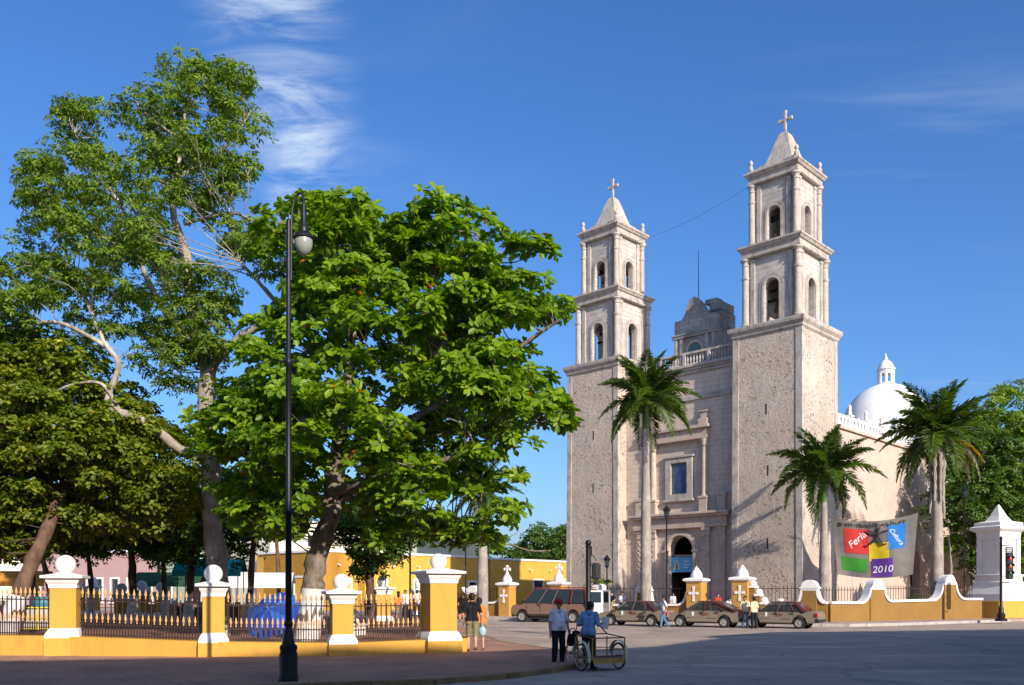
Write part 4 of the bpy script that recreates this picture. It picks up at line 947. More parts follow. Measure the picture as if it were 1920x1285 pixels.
block([(16.8, 22.4), (17.5, 23.4), (21, 26.9), (25, 27.6), (37, 31), (60, 42), (66, 30), (28, 14)], 8.2, 'corner_shop', 'two storey sage corner building across the side street from the monument', 'sage')
# ================================================================== trees
def leaf_mesh(name, cen, dirs, nrm, L, Wd, tint, mat, fold=.25, wide=.62):
    # cen: base point of each leaf, dirs: leaf direction, nrm: leaf normal; two folded quads per leaf
    n = len(cen); dirs = dirs/np.linalg.norm(dirs, axis=1, keepdims=True)
    side = np.cross(dirs, nrm); side /= (np.linalg.norm(side, axis=1, keepdims=True)+1e-9); up = np.cross(side, dirs)
    L = L[:, None]; Wd = Wd[:, None]
    v = np.empty((n, 6, 3), np.float32)
    v[:, 0] = cen
    v[:, 1] = cen+dirs*L*.38+side*Wd*.36+up*Wd*fold
    v[:, 2] = cen+dirs*L*wide*1.2+side*Wd*.5+up*Wd*fold*.6
    v[:, 3] = cen+dirs*L-up*L*.12
    v[:, 4] = cen+dirs*L*wide*1.2-side*Wd*.5+up*Wd*fold*.6
    v[:, 5] = cen+dirs*L*.38-side*Wd*.36+up*Wd*fold
    idx = (np.arange(n, dtype=np.int32)*6)[:, None]+np.array([0, 1, 2, 3, 0, 3, 4, 5], np.int32)[None]
    me = bpy.data.meshes.new(name)
    me.vertices.add(n*6); me.vertices.foreach_set('co', v.reshape(-1))
    me.loops.add(n*8); me.loops.foreach_set('vertex_index', idx.reshape(-1))
    me.polygons.add(n*2); me.polygons.foreach_set('loop_start', np.arange(n*2, dtype=np.int32)*4)
    me.update(calc_edges=True)
    a = me.attributes.new('tint', 'FLOAT', 'POINT'); a.data.foreach_set('value', np.repeat(tint.astype(np.float32), 6))
    me.materials.append(mat); return me
def in_poly(pts, poly):
    x, y = pts[:, 0], pts[:, 1]; ins = np.zeros(len(pts), bool); dmin = np.full(len(pts), 1e9)
    for i in range(len(poly)):
        (x0, y0), (x1, y1) = poly[i], poly[(i+1) % len(poly)]
        c = ((y0 > y) != (y1 > y)) & (x < (x1-x0)*(y-y0)/((y1-y0) if y1 != y0 else 1e-9)+x0); ins ^= c
        dx, dy = x1-x0, y1-y0; t = np.clip(((x-x0)*dx+(y-y0)*dy)/(dx*dx+dy*dy+1e-9), 0, 1)
        dmin = np.minimum(dmin, np.hypot(x-x0-t*dx, y-y0-t*dy))
    return ins, dmin
def crown_pads(rng, poly, Z0, n, half, edge=170., bias=1.0, inset=6):
    xs = [p[0] for p in poly]; ys = [p[1] for p in poly]; out = []
    while len(out) < n:
        q = np.column_stack([rng.uniform(min(xs), max(xs), 400), rng.uniform(min(ys), max(ys), 400)])
        ok, d = in_poly(q, poly)
        for k in np.nonzero(ok & (d > inset))[0]:
            hz = half*math.sqrt(min(1, d[k]/edge)); z = rng.uniform(-1, 1); z = math.copysign(abs(z)**.6, z)
            out.append((q[k, 0], q[k, 1], Z0+z*hz*bias))
            if len(out) >= n: break
    X = np.array(out); Z = X[:, 2]
    return np.column_stack([(X[:, 0]-CX)/F*Z, Z, CH+(HY-X[:, 1])/F*Z])
def rosettes(rng, pads, prad, flat, per, lpr, L, Wd, droop=.15):
    # leaf whorls spread over flattened pads, denser towards the upper shell
    C = []; D = []; N = []; LL = []; WW = []; TT = []
    for p in pads:
        r = prad*rng.uniform(.7, 1.35); k = max(3, int(per*rng.uniform(.7, 1.3)))
        u = rng.normal(size=(k, 3)); u /= np.linalg.norm(u, axis=1, keepdims=True); u *= rng.uniform(.35, 1, (k, 1))**.5
        u[:, 2] = np.where(rng.uniform(size=k) < .72, np.abs(u[:, 2]), u[:, 2])
        c = p+u*np.array([r, r, r*flat]); pt = rng.uniform(-.12, .12)
        ax = u*np.array([.8, .8, .5])+np.array([0, 0, .75])+rng.normal(size=(k, 3))*.25; ax /= np.linalg.norm(ax, axis=1, keepdims=True)
        for j in range(k):
            m = max(3, int(lpr*rng.uniform(.7, 1.3))); a = rng.uniform(0, 2*PI)+np.arange(m)*2.4
            t1 = np.cross(ax[j], [1, .2, .1]); t1 /= np.linalg.norm(t1); t2 = np.cross(ax[j], t1)
            rad = np.cos(a)[:, None]*t1+np.sin(a)[:, None]*t2; el = rng.uniform(-.25, .75, m)[:, None]
            d = rad+ax[j]*el; d[:, 2] -= droop*rng.uniform(0, 1.6, m)
            C.append(c[j]+rad*.02+rng.normal(size=(m, 3))*.03); D.append(d); N.append(ax[j]*1.0-rad*el*.9+rng.normal(size=(m, 3))*.22)
            s = rng.uniform(.65, 1.2, m); LL.append(L*s); WW.append(Wd*s); TT.append(np.clip(rng.uniform(0, 1, m)*.75+.14+pt+(rng.uniform(size=m) > .97)*.2, 0, 1))
    return [np.concatenate(q) for q in (C, D, N, LL, WW, TT)]
def polyline_px(pts): return [P(*p) for p in pts]
def make_tree(name, label, group, base, limbs, pads, leaves, leaf_mat, bark, twig=.022, white_to=None, bark_white='lime', seed=0, connect=1.0, scat=.35):
    rng = random.Random(seed)
    root = empty(name, base, 0, label, 'tree', group); b0 = Vector(base)
    tm = MB(); sk = []
    for pts, ra, rb in limbs:
        sm = bez(pts, 6); n = len(sm)
        rr = [ra+(rb-ra)*(i/(n-1))**.8 for i in range(n)]
        rr = [r*(1+.10*math.sin(i*1.7)) for i, r in enumerate(rr)]
        pp = [p-b0+Vector((rng.uniform(-1, 1), rng.uniform(-1, 1), 0))*r*.12 for p, r in zip(sm, rr)]
        tm.tube(pp, rr, 10); sk += [(p, r) for p, r in zip(sm, rr) if p.z > b0.z+2.2]
    tr = tm.build('trunk', M[bark], root, smooth=True, angle=80, recalc=False)
    if white_to:
        pts, ra, rb = limbs[0]; sm = [p for p in bez(pts, 14)]; n = len(sm); wm = MB(); pp = []; rr = []
        for i, p in enumerate(sm):
            if p.z < b0.z+white_to: pp.append(p-b0); rr.append((ra+(rb-ra)*(i/(n-1))**.8)*1.06+.02)
        wm.tube(pp, rr, 12); wm.build('whitewash', M[bark_white], tr, smooth=True, angle=80, recalc=False)
    bm_ = MB(); S = np.array([p for p, r in sk])
    for p in pads:
        if rng.random() > connect: continue
        d = np.linalg.norm(S-p, axis=1)+np.maximum(0, S[:, 2]-p[2])*.9
        j = int(np.argmin(d+np.array([rng.uniform(0, scat*2) for _ in range(len(S))]))); a, r0 = sk[j]; b = Vector(p)
        mid = a.lerp(b, .5)+Vector((rng.uniform(-scat, scat), rng.uniform(-scat, scat), -.06*(b-a).length+rng.uniform(-.1, .3)))
        r1 = min(r0*.6, twig*(1+.22*(b-a).length))
        bm_.tube([q-b0 for q in bez([a, mid, b], 4)], [r1*(1-.8*k/8) for k in range(9)], 5)
        for _ in range(2):
            e = b+Vector((rng.uniform(-.6, .6), rng.uniform(-.6, .6), rng.uniform(-.1, .5))); bm_.tube([mid.lerp(b, .6)-b0, e-b0], [r1*.4, r1*.15], 4)
    if bm_.v: bm_.build('branches', M[bark], root, smooth=True, angle=80, recalc=False)
    C = leaves[0]-np.array(base)
    o = bpy.data.objects.new('crown', leaf_mesh('crown', C, *leaves[1:], leaf_mat)); COL.objects.link(o); o.parent = root
    return root
def holes(rg, pads, n, r, keep=.12):
    k = np.ones(len(pads), bool)
    for _ in range(n):
        c = pads[rg.integers(len(pads))]+rg.normal(size=3)*.3; d_ = np.linalg.norm((pads-c)*np.array([1, .22, 1.15]), axis=1); k &= ~((d_ < r*rg.uniform(.6, 1.3)) & (rg.uniform(size=len(pads)) > keep))
    return pads[k]
# --- the big-leaved tree over the fence
rng = np.random.default_rng(11)
ZA = 29.5
polyA = [(500, 380), (540, 385), (585, 350), (660, 352), (698, 372), (705, 440), (740, 440), (755, 385), (830, 368), (905, 385), (925, 420), (1000, 430), (1046, 462), (1012, 486), (960, 480), (985, 530), (1040, 552), (1084, 590), (1086, 628), (1030, 640), (985, 650), (1010, 690), (1045, 740), (1062, 800), (1030, 850), (975, 862), (1005, 900), (985, 960), (990, 975), (945, 1020), (900, 1046), (850, 1030), (770, 1020), (720, 1040), (650, 1020), (600, 985), (560, 1010), (520, 1050), (470, 1040), (440, 985), (420, 930), (390, 900), (355, 870), (365, 790), (415, 730), (400, 680), (440, 640), (500, 600), (560, 560), (545, 520), (500, 480), (480, 420)]
padsA = crown_pads(rng, polyA, ZA, 370, 5.2, 200, inset=14)
padsA = holes(rng, padsA, 7, .75)
lA = rosettes(rng, padsA, .82, .38, 14, 10, .32, .175, .12)
bA = (at(577, ZA)[0], ZA, .30)
limA = [([P(572, 1218, ZA), P(585, 1130, ZA), P(592, 1060, ZA), P(615, 980, ZA), P(628, 900, ZA)], .40, .30),
        ([P(628, 905, ZA), P(640, 800, ZA-.3), P(655, 690, ZA), P(665, 560, ZA+.4), P(690, 450, ZA)], .30, .06),
        ([P(632, 880, ZA), P(700, 800, ZA-.8), P(790, 700, ZA-1), P(880, 560, ZA-.5), P(900, 440, ZA)], .22, .05),
        ([P(635, 860, ZA), P(730, 810, ZA+.5), P(850, 740, ZA+1), P(990, 640, ZA+.5), P(1050, 600, ZA)], .2, .04),
        ([P(625, 920, ZA), P(740, 890, ZA-1.5), P(870, 850, ZA-2), P(990, 800, ZA-1.5)], .2, .04),
        ([P(620, 950, ZA), P(540, 900, ZA-1.0), P(470, 860, ZA-1.5), P(400, 830, ZA-1.2)], .2, .05),
        ([P(628, 900, ZA), P(560, 760, ZA+.8), P(520, 640, ZA+1), P(540, 520, ZA+.6), P(560, 400, ZA)], .2, .05),
        ([P(640, 930, ZA), P(760, 960, ZA+1), P(880, 980, ZA+1.5)], .16, .05)]
make_tree('almond_tree', 'big dense tree with large glossy green leaves over the fence, whitewashed trunk', 'trees in the park', bA, limA, padsA, lA, M['leaf_almond'], 'bark', .022, 1.75, seed=1)
# --- tall open tree with pale limbs
rng = np.random.default_rng(23)
ZB = 33.0
polyB1 = [(300, 120), (395, 90), (480, 125), (485, 200), (497, 270), (470, 330), (480, 380), (520, 400), (500, 470), (420, 520), (440, 600), (410, 700), (330, 700), (300, 640), (200, 600), (150, 560), (60, 640), (0, 660), (-80, 650), (-80, 470), (20, 480), (60, 420), (30, 370), (40, 300), (105, 250), (112, 200), (180, 190), (240, 230), (245, 160), (300, 170)]
padsB = crown_pads(rng, polyB1, ZB, 470, 3.8, 170, inset=8)
padsB = holes(rng, padsB, 16, .95)
extra = crown_pads(rng, [(150, 560), (330, 620), (420, 690), (400, 760), (340, 740), (260, 700), (180, 690), (110, 620)], ZB, 26, 2.0, 100)
extra2 = crown_pads(rng, [(440, 470), (560, 440), (700, 430), (780, 480), (640, 520), (520, 540)], ZB-2.5, 22, 1.0, 100)
padsB = np.concatenate([padsB, extra, extra2])
lB = rosettes(rng, padsB, .68, .55, 20, 10, .19, .066, .7)
bB = (at(408, ZB)[0], ZB, .30)
limB = [([P(412, 1205, ZB), P(408, 1080, ZB), P(398, 960, ZB), P(394, 850, ZB), P(386, 770, ZB), P(390, 690, ZB)], .42, .30),
        ([P(390, 700, ZB), P(362, 610, ZB), P(350, 480, ZB+.3), P(325, 400, ZB+.4), P(335, 300, ZB), P(350, 200, ZB), P(365, 130, ZB)], .24, .04),
        ([P(392, 700, ZB), P(430, 650, ZB-.6), P(530, 580, ZB-1.8), P(590, 515, ZB-2.6), P(660, 470, ZB-3), P(755, 492, ZB-3.2)], .20, .03),
        ([P(530, 580, ZB-1.8), P(490, 535, ZB-2), P(450, 490, ZB-2)], .10, .04),
        ([P(392, 860, ZB), P(340, 845, ZB-.8), P(275, 792, ZB-1.6), P(218, 770, ZB-2), P(203, 745, ZB-2), P(222, 685, ZB-2), P(195, 640, ZB-1.6), P(160, 560, ZB-1), P(130, 490, ZB-.6), P(110, 440, ZB)], .21, .03),
        ([P(365, 640, ZB), P(300, 570, ZB+.5), P(255, 470, ZB+.3), P(235, 400, ZB), P(180, 320, ZB), P(140, 250, ZB)], .15, .03),
        ([P(200, 650, ZB-1.6), P(110, 605, ZB-1.4), P(20, 612, ZB-1), P(-60, 590, ZB)], .09, .03),
        ([P(222, 770, ZB-2), P(190, 720, ZB-2.2), P(125, 725, ZB-2.2), P(40, 770, ZB-2)], .09, .02),
        ([P(340, 330, ZB), P(420, 280, ZB), P(470, 210, ZB-.3)], .08, .02), ([P(345, 420, ZB), P(430, 400, ZB-.5), P(490, 420, ZB-1)], .08, .02),
        ([P(255, 480, ZB+.3), P(160, 430, ZB), P(60, 420, ZB-.5)], .08, .02), ([P(335, 260, ZB), P(270, 210, ZB+.4), P(250, 180, ZB+.4)], .06, .02)]
make_tree('tall_tree', 'tall airy tree with pale bare limbs and thin drooping leaves above the others', 'trees in the park', bB, limB, padsB, lB, M['leaf_thin'], 'palebark', .016, 0, seed=2, scat=.3)
# --- dense yellowing tree on the left
rng = np.random.default_rng(5)
ZD = 33.5
polyD = [(-140, 640), (0, 614), (80, 622), (150, 650), (215, 690), (270, 740), (320, 790), (370, 850), (372, 930), (340, 1000), (270, 1010), (200, 1030), (120, 1010), (60, 1050), (0, 1060), (-140, 1060)]
padsD = crown_pads(rng, polyD, ZD, 470, 4.4, 150, inset=10)
lD = rosettes(rng, padsD, .80, .55, 26, 8, .20, .12, .45)
bD = (at(15, ZD-4)[0], ZD-4, .30)
limD = [([P(8, 1215, ZD-4), P(30, 1130, ZD-4), P(62, 1050, ZD-3.5), P(100, 965, ZD-2.5), P(130, 880, ZD-1.5)], .32, .18),
        ([P(130, 885, ZD-1.5), P(180, 780, ZD), P(200, 720, ZD)], .16, .05), ([P(110, 940, ZD-2), P(40, 820, ZD), P(0, 720, ZD)], .16, .05), ([P(125, 900, ZD-1.5), P(250, 860, ZD), P(330, 880, ZD)], .14, .04)]
make_tree('leaning_tree', 'dense dark tree with yellowing leaves and leaning whitewashed trunk', 'trees in the park', bD, limD, padsD, lD, M['leaf_dense'], 'redbark', .014, 1.5, seed=3, connect=.3)
# --- darker trees further back in the park
def simple_tree(name, label, group, px, ybot, Z, poly, n, half, prad, per, L, leafm, bark, seed, trunk_r=.2, white=0, lpr=7, gz=.3, droop=.3, wid=.5, ytrunk=None, connect=.5):
    rg = np.random.default_rng(seed); pads = crown_pads(rg, poly, Z, n, half, 120, inset=8)
    lv = rosettes(rg, pads, prad, .6, per, lpr, L, L*wid, droop)
    X = at(px, Z)[0]; cx_ = sum(p[0] for p in poly)/len(poly); cy_ = sum(p[1] for p in poly)/len(poly); top = min(p[1] for p in poly)
    b = (X, Z, gz)
    lim = [([Vector((X, Z, gz-.1)), Vector((X+.1, Z, gz+1.5)), P((px*2+cx_)/3, (cy_*2+1110)/3, Z), P(cx_, cy_, Z), P(cx_, (cy_+top)/2, Z)], trunk_r, trunk_r*.3),
           ([P((px+cx_)/2, (cy_+1000)/2 if cy_ < 1000 else cy_, Z), P(cx_+60, cy_, Z-1), P(cx_+110, cy_-20, Z)], trunk_r*.5, .04), ([P((px+cx_)/2, (cy_+1000)/2 if cy_ < 1000 else cy_, Z), P(cx_-60, cy_, Z+1), P(cx_-110, cy_-20, Z)], trunk_r*.5, .04)]
    return make_tree(name, label, group, b, lim, pads, lv, leafm, bark, .018, white, seed=seed, connect=connect)
PK = 'trees in the park'
simple_tree('park_tree', 'dark park tree with whitewashed trunk left of the green stall', PK, 246, 1160, 46, [(90, 900), (200, 850), (320, 870), (380, 930), (370, 1020), (300, 1062), (200, 1050), (100, 1035)], 110, 3, .9, 20, .22, M['leaf_dark'], 'redbark', 31, .28, 1.6)
simple_tree('park_tree', 'dark park tree with whitewashed trunk right of the green stall', PK, 352, 1160, 44, [(250, 900), (350, 860), (460, 900), (500, 960), (480, 1040), (430, 1075), (330, 1070), (260, 1040)], 90, 3, .9, 20, .22, M['leaf_dark'], 'redbark', 32, .26, 1.6)
simple_tree('park_tree', 'slim dark trunked tree standing in front of the sage green house', PK, 465, 1160, 42, [(400, 880), (480, 850), (580, 880), (600, 950), (560, 1000), (500, 1030), (420, 1020)], 70, 2.5, .8, 20, .22, M['leaf_dark'], 'redbark', 33, .2, 1.5)
simple_tree('park_tree', 'ivy covered tree behind the low ball pillar and ochre house', PK, 690, 1150, 46, [(600, 960), (700, 930), (800, 960), (830, 1010), (760, 1040), (705, 1090), (665, 1085), (650, 1030), (600, 1010)], 90, 2.5, .7, 20, .24, M['leaf_dark'], 'redbark', 34, .3)
simple_tree('park_tree', 'dark tree at the back of the park near the pink house', PK, 90, 1150, 56, [(-100, 930), (40, 900), (140, 930), (160, 1010), (130, 1052), (30, 1060), (-100, 1050)], 80, 3, 1.1, 20, .26, M['leaf_dark'], 'redbark', 35, .25, 1.5)
for i_, (px_, zz_, pl_, lb_) in enumerate(((168, 50, [(60, 960), (140, 900), (240, 920), (250, 1000), (220, 1050), (120, 1058), (60, 1030)], 'low dark tree between the leaning trunk and the tall ball pillar'), (305, 52, [(230, 940), (300, 900), (380, 930), (390, 1010), (350, 1060), (260, 1062), (230, 1010)], 'low dark tree between the two whitewashed trunks'), (60, 44, [(-60, 960), (30, 920), (110, 960), (120, 1020), (60, 1050), (-60, 1050)], 'low dark tree behind the leaning trunk'), (520, 60, [(430, 920), (520, 900), (590, 930), (590, 985), (520, 1000), (440, 990)], 'dark tree shading the front of the sage green house'))):
    simple_tree('park_tree', lb_, PK, px_, 1150, zz_, pl_, 110, 3, 1.0, 22, .24, M['leaf_dark'], 'redbark', 90+i_, .2, 1.5)
# trees beyond the houses
BH = 'trees behind the ochre houses'
simple_tree('distant_tree', 'green tree with a tall tuft rising behind the chimney', BH, 1020, 1100, 130, [(940, 1060), (960, 1030), (985, 1020), (1000, 985), (1020, 972), (1035, 1000), (1058, 985), (1075, 1000), (1080, 1080), (950, 1080)], 70, 5, 1.7, 22, .5, M['leaf_dark'], 'bark', 41, .4, 0, 6, .0, .3, .5)
simple_tree('distant_tree', 'dark tree right behind the left bell tower', BH, 1050, 1100, 118, [(1010, 1050), (1030, 1010), (1050, 985), (1090, 980), (1110, 1080), (1020, 1090)], 40, 4, 1.6, 22, .45, M['leaf_dark'], 'bark', 42, .4, 0, 6, .0)
simple_tree('distant_tree', 'broad dark tree behind the cream house', BH, 820, 1100, 122, [(760, 1010), (790, 985), (850, 980), (900, 990), (945, 1010), (960, 1050), (900, 1070), (780, 1060)], 70, 5, 1.7, 22, .5, M['leaf_dark'], 'bark', 43, .4, 0, 6, .0)
# trees on the right, behind the palms
RG = 'trees beside the church nave'
simple_tree('nave_tree', 'tall feathery green tree at the right edge behind the shaggy palm', RG, 1890, 1120, 84, [(1830, 800), (1850, 745), (1880, 720), (1920, 715), (1990, 740), (2040, 850), (2030, 1000), (1950, 1080), (1880, 1060), (1850, 980), (1840, 900)], 170, 5, 1.3, 24, .36, M['leaf_thin'], 'bark', 51, .4, 0, 7, .15)
simple_tree('nave_tree', 'dark glossy tree behind the monument and the shaggy palm', RG, 1815, 1120, 74, [(1750, 880), (1775, 830), (1810, 795), (1860, 790), (1920, 830), (1980, 900), (1970, 1060), (1900, 1125), (1830, 1100), (1790, 1050), (1770, 1010), (1730, 990), (1735, 930)], 230, 3.5, 1.1, 24, .32, M['leaf_dark'], 'bark', 52, .35, 0, 7, .15)
simple_tree('nave_tree', 'bright green bush growing behind the traffic light', RG, 1925, 1120, 66, [(1885, 1060), (1900, 1040), (1960, 1040), (1990, 1100), (1960, 1150), (1900, 1150), (1885, 1110)], 40, 1.6, .6, 20, .22, M['leaf_almond'], 'bark', 53, .12, 0, 7, .15)
def bush(px, y0, y1, w, Z, label, leafm, seed, gz=.15, L=.12):
    rg = np.random.default_rng(seed); c = at(px, Z, gz); h = (y1-y0)/F*Z
    pads = np.column_stack([c[0]+rg.uniform(-w, w, 26), Z+rg.uniform(-w, w, 26), gz+rg.uniform(.15, h, 26)])
    lv = rosettes(rg, pads, .28, .8, 9, 6, L, L*.5, .2); r = empty('shrub', c, 0, label, 'shrub')
    tm = MB()
    for p in pads[:12]: tm.tube([(rg.uniform(-.05, .05), 0, -.05), ((p[0]-c[0])*.5, (p[1]-c[1])*.5, (p[2]-gz)*.6), (p[0]-c[0], p[1]-c[1], p[2]-gz)], [.03, .02, .008], 5)
    tm.build('stems', M['redbark'], r); o = bpy.data.objects.new('foliage', leaf_mesh('foliage', lv[0]-np.array(c), *lv[1:], leafm)); COL.objects.link(o); o.parent = r
bush(1112, 1052, 1120, 1.0, 62.5, 'airy green shrub in front of the left bell tower', M['leaf_thin'], 61, L=.2)
bush(1716, 1085, 1125, .55, 62, 'small flowering shrub before the arched side door', M['leaf_dark'], 62)
# ================================================================== royal palms
def frond_mesh(name, L, droop, seed, leafm, npair=62, ll=.62, dead=False):
    rg = np.random.default_rng(seed); t = np.linspace(0, 1, 26)
    pts = [Vector((L*(x-.14*droop*x**3), 0, L*(.34*x-(.30+.48*droop)*x**2.1))) for x in t]
    m = MB(); m.tube(pts, [.035*(1-.85*x) for x in t], 6)
    C = []; D = []; N = []; LL = []
    for i in range(npair):
        u = .10+.90*(i+.5)/npair; k = u*25; a = int(min(k, 24)); p = pts[a].lerp(pts[a+1], k-a); tan = (pts[a+1]-pts[a]).normalized()
        ln = ll*math.sin(PI*min(1, .14+.86*u)**.8)*1.0+.14
        for s in (-1, 1):
            d = tan*(.55+.5*u)+Vector((0, s*(1.0 if not dead else .75), 0))+Vector((0, 0, rg.uniform(-.75, .55) if not dead else rg.uniform(-1.1, -.3)))
            C.append(p); D.append(d); N.append(Vector((rg.uniform(-.4, .4), -s*.35, 1))); LL.append(ln*rg.uniform(.8, 1.15))
    me2 = leaf_mesh('x', np.array(C), np.array(D, float), np.array(N, float), np.array(LL), np.full(len(C), .05), rg.uniform(0, 1, len(C)), leafm, .12, .5)
    bm = bmesh.new(); bm.from_mesh(m.mesh('y', M['palm_shaft'] if not dead else M['palm_trunk'], smooth=True)); n0 = len(bm.faces)
    bm.from_mesh(me2); bm.faces.ensure_lookup_table()
    for f in bm.faces[n0:]: f.material_index = 1
    me = bpy.data.meshes.new(name); bm.to_mesh(me); bm.free(); me.materials.append(M['palm_trunk'] if dead else M['palm_shaft']); me.materials.append(leafm); return me
FM = {}
for k in range(4): FM[k] = frond_mesh('frond', 3.9, .30+.28*k, 70+k, M['frond'], 120, .80)
FMD = frond_mesh('dry_frond', 3.3, 1.5, 80, M['frond_dead'], 44, .5, True)
FMO = frond_mesh('orange_frond', 2.6, 1.4, 81, M['frond_orange'], 44, .5, True)
def palm(px, Z, zcrown, label, r0=.30, shaft=1.6, nf=17, sc=1.0, seed=0, dead=0, ring=0, lean=0., skirt=False):
    rn = random.Random(seed); b = at(px, Z, .15); h = zcrown-.15
    r = empty('palm_tree', b, 0, label, 'palm tree', 'palms of the church yard')
    hs = h-shaft; prof = []
    n = 40
    for i in range(n+1):
        u = i/n; rad = r0*(1.25-.6*u*2 if u < .06 else 1.0+.16*math.sin(PI*min(1, u*1.25))-.38*u); prof.append((rad*(1+.025*(i % 2)), hs*u))
    m = MB().lathe(prof, 14); tr = m.build('trunk', M['palm_trunk'], r, smooth=True, angle=80)
    MB().lathe([(r0*.66, hs-.05), (r0*.74, hs+.25), (r0*.6, hs+shaft*.6), (r0*.34, hs+shaft+.1), (r0*.1, hs+shaft+.35)], 12).build('crownshaft', M['palm_shaft'], r, smooth=True)
    for i in range(nf):
        a = i*2.399+rn.uniform(-.25, .25); u = i/(nf-1)                 # inner fronds first: upright, outer: hanging
        pitch = R(68-92*u+rn.uniform(-8, 8)); k = min(3, int(u*4))
        inst('frond', FM[k], r, (0, 0, hs+shaft*.98-.25*u), (rn.uniform(-.25, .25), -pitch, a), (sc*rn.uniform(.86, 1.08),)*3)
    for i in range(dead):
        a = R((-8, 18, -36, 150, 205)[i % 5]); inst('dry_frond', FMD if i else FMO, r, (0, 0, hs+shaft*.55), (0, R((-14, 2, 6, 12, 8)[i % 5]), a), (sc*(1.0 if i else 1.1),)*3)
    if skirt:
        for i in range(7):
            a = i*.9+.3; m = MB(); pts = bez([(.12*math.cos(a), .12*math.sin(a), hs+.3), (.40*math.cos(a), .40*math.sin(a), hs-.6), (.36*math.cos(a), .36*math.sin(a), hs-2.2), (.44*math.cos(a), .44*math.sin(a), hs-rn.uniform(2.8, 4.4))], 6)
            m.tube(pts, [.16*(1-.6*k/(len(pts)-1))*(1+.3*math.sin(k*2.1)) for k in range(len(pts))], 7); m.build('dry_leaf_sheath', M['palm_trunk'], r, smooth=True)
    return r
palm(1211, 58.0, 14.4, 'tall royal palm rising in front of the carved church portal', .34, 1.9, 26, 1.0, 1)
palm(1545, 56.5, 9.6, 'shorter palm with green crownshaft beside the right bell tower', .31, 2.0, 22, .95, 2)
palm(1757, 58.5, 12.2, 'shaggy palm with orange and dry hanging fronds by the banner', .38, 1.2, 26, 1.08, 3, dead=5, skirt=True)
# slim bare trunks by the monument and the park corner
t_ = empty('slim_trunk', at(1780, 62), 0, 'thin pale bare trunk leaning beside the shaggy palm', 'tree'); MB().tube(bez([(0, 0, -.1), (.05, 0, 2.2), (.12, 0, 3.6), (-.05, 0, 5.6)], 6), [.11]*6+[.09]*7+[.06]*6, 8).build('trunk', M['palm_trunk'], t_, smooth=True)
palm(905, 60, 8.6, 'palm with pale smooth trunk half hidden by the big-leaved tree', .36, 1.2, 16, .72, 9)
# ================================================================== vehicles
def paint(name, c, dirt=.35):
    t = NT(name); n = t.noise(2.2, 5, .6); col = t.mix(t.rng(n, .45, .75, 0, dirt), c, tuple(x*.62+.03 for x in c))
    t.done(col, None, t.rng(n, .3, .7, .26, .48), .5); t.b.inputs['Coat Weight'].default_value = .35; t.b.inputs['Coat Roughness'].default_value = .15; return t.m
tyre_m = pm('tyre_rubber', (.022, .021, .02), .3, 6, .85, .003, 40)
rim_m = pm('wheel_rim', (.48, .46, .44), .3, 8, .35, 0, 1, .5, .6)
plastic = pm('black_plastic', (.03, .03, .032), .3, 5, .6)
seat_m = pm('car_seat', (.12, .105, .095), .3, 5, .9)
chrome_w = pm('plate_white', (.7, .7, .68), .1, 6, .5)
red_l = pm('tail_lamp_red', (.45, .015, .012), .25, 9, .25, spec=.6)
amber = pm('lamp_amber', (.7, .22, .02), .2, 8, .3, spec=.6)
clear_l = pm('head_lamp_clear', (.65, .66, .66), .2, 8, .15, spec=.7)
wheel_cache = {}
def wheel(parent, loc, r, w, side):
    key = (r, w)
    if key not in wheel_cache:
        ty = MB().lathe([(r*.66, -w/2), (r*.92, -w/2), (r, -w*.36), (r, w*.36), (r*.92, w/2), (r*.66, w/2), (r*.62, w*.2), (r*.62, -w*.2), (r*.66, -w/2)], 24, cap=False).mesh('tyre', tyre_m, smooth=True)
        ri = MB().lathe([(r*.64, .0), (r*.66, w*.42), (r*.60, w*.44), (r*.56, w*.30), (r*.2, w*.34), (r*.14, w*.42), (r*.02, w*.42)], 24)
        for k in range(5):
            a = 2*PI*k/5; ri.box(-r*.09, r*.09, r*.12, r*.6, w*.28, w*.38, Matrix.Rotation(a, 4, 'Z'))
        wheel_cache[key] = (ty, ri.mesh('rim', rim_m, smooth=True))
    ty, ri = wheel_cache[key]; rot = (R(-90 if side > 0 else 90), 0, 0)
    wo_ = bpy.data.objects.new('wheel', ty); COL.objects.link(wo_); wo_.parent = parent; wo_.location = loc; wo_.rotation_euler = rot
    inst('rim', ri, wo_)
    return wo_
def arc_pts(cx_, cz_, r, a0, a1, n=10): return [(cx_+r*math.cos(a0+(a1-a0)*k/n), cz_+r*math.sin(a0+(a1-a0)*k/n)) for k in range(n+1)]
def quad_on(c4, u0, u1, v0, v1, offn):                              # sub-quad of a bilinear quad pushed along its normal
    a, b, c, d = [Vector(p) for p in c4]
    def f(u, v): return a.lerp(b, u).lerp(d.lerp(c, u), v)
    n = (b-a).cross(d-a).normalized()
    return [f(u, v)+n*offn for u, v in ((u0, v0), (u1, v0), (u1, v1), (u0, v1))]
def pane(name, q, mat, parent, th=.012):
    n = (q[1]-q[0]).cross(q[3]-q[0]).normalized()*th
    return MB().add([*q, *[p-n for p in q]], [(0, 1, 2, 3), (7, 6, 5, 4), (0, 4, 5, 1), (1, 5, 6, 2), (2, 6, 7, 3), (3, 7, 4, 0)]).build(name, mat, parent)
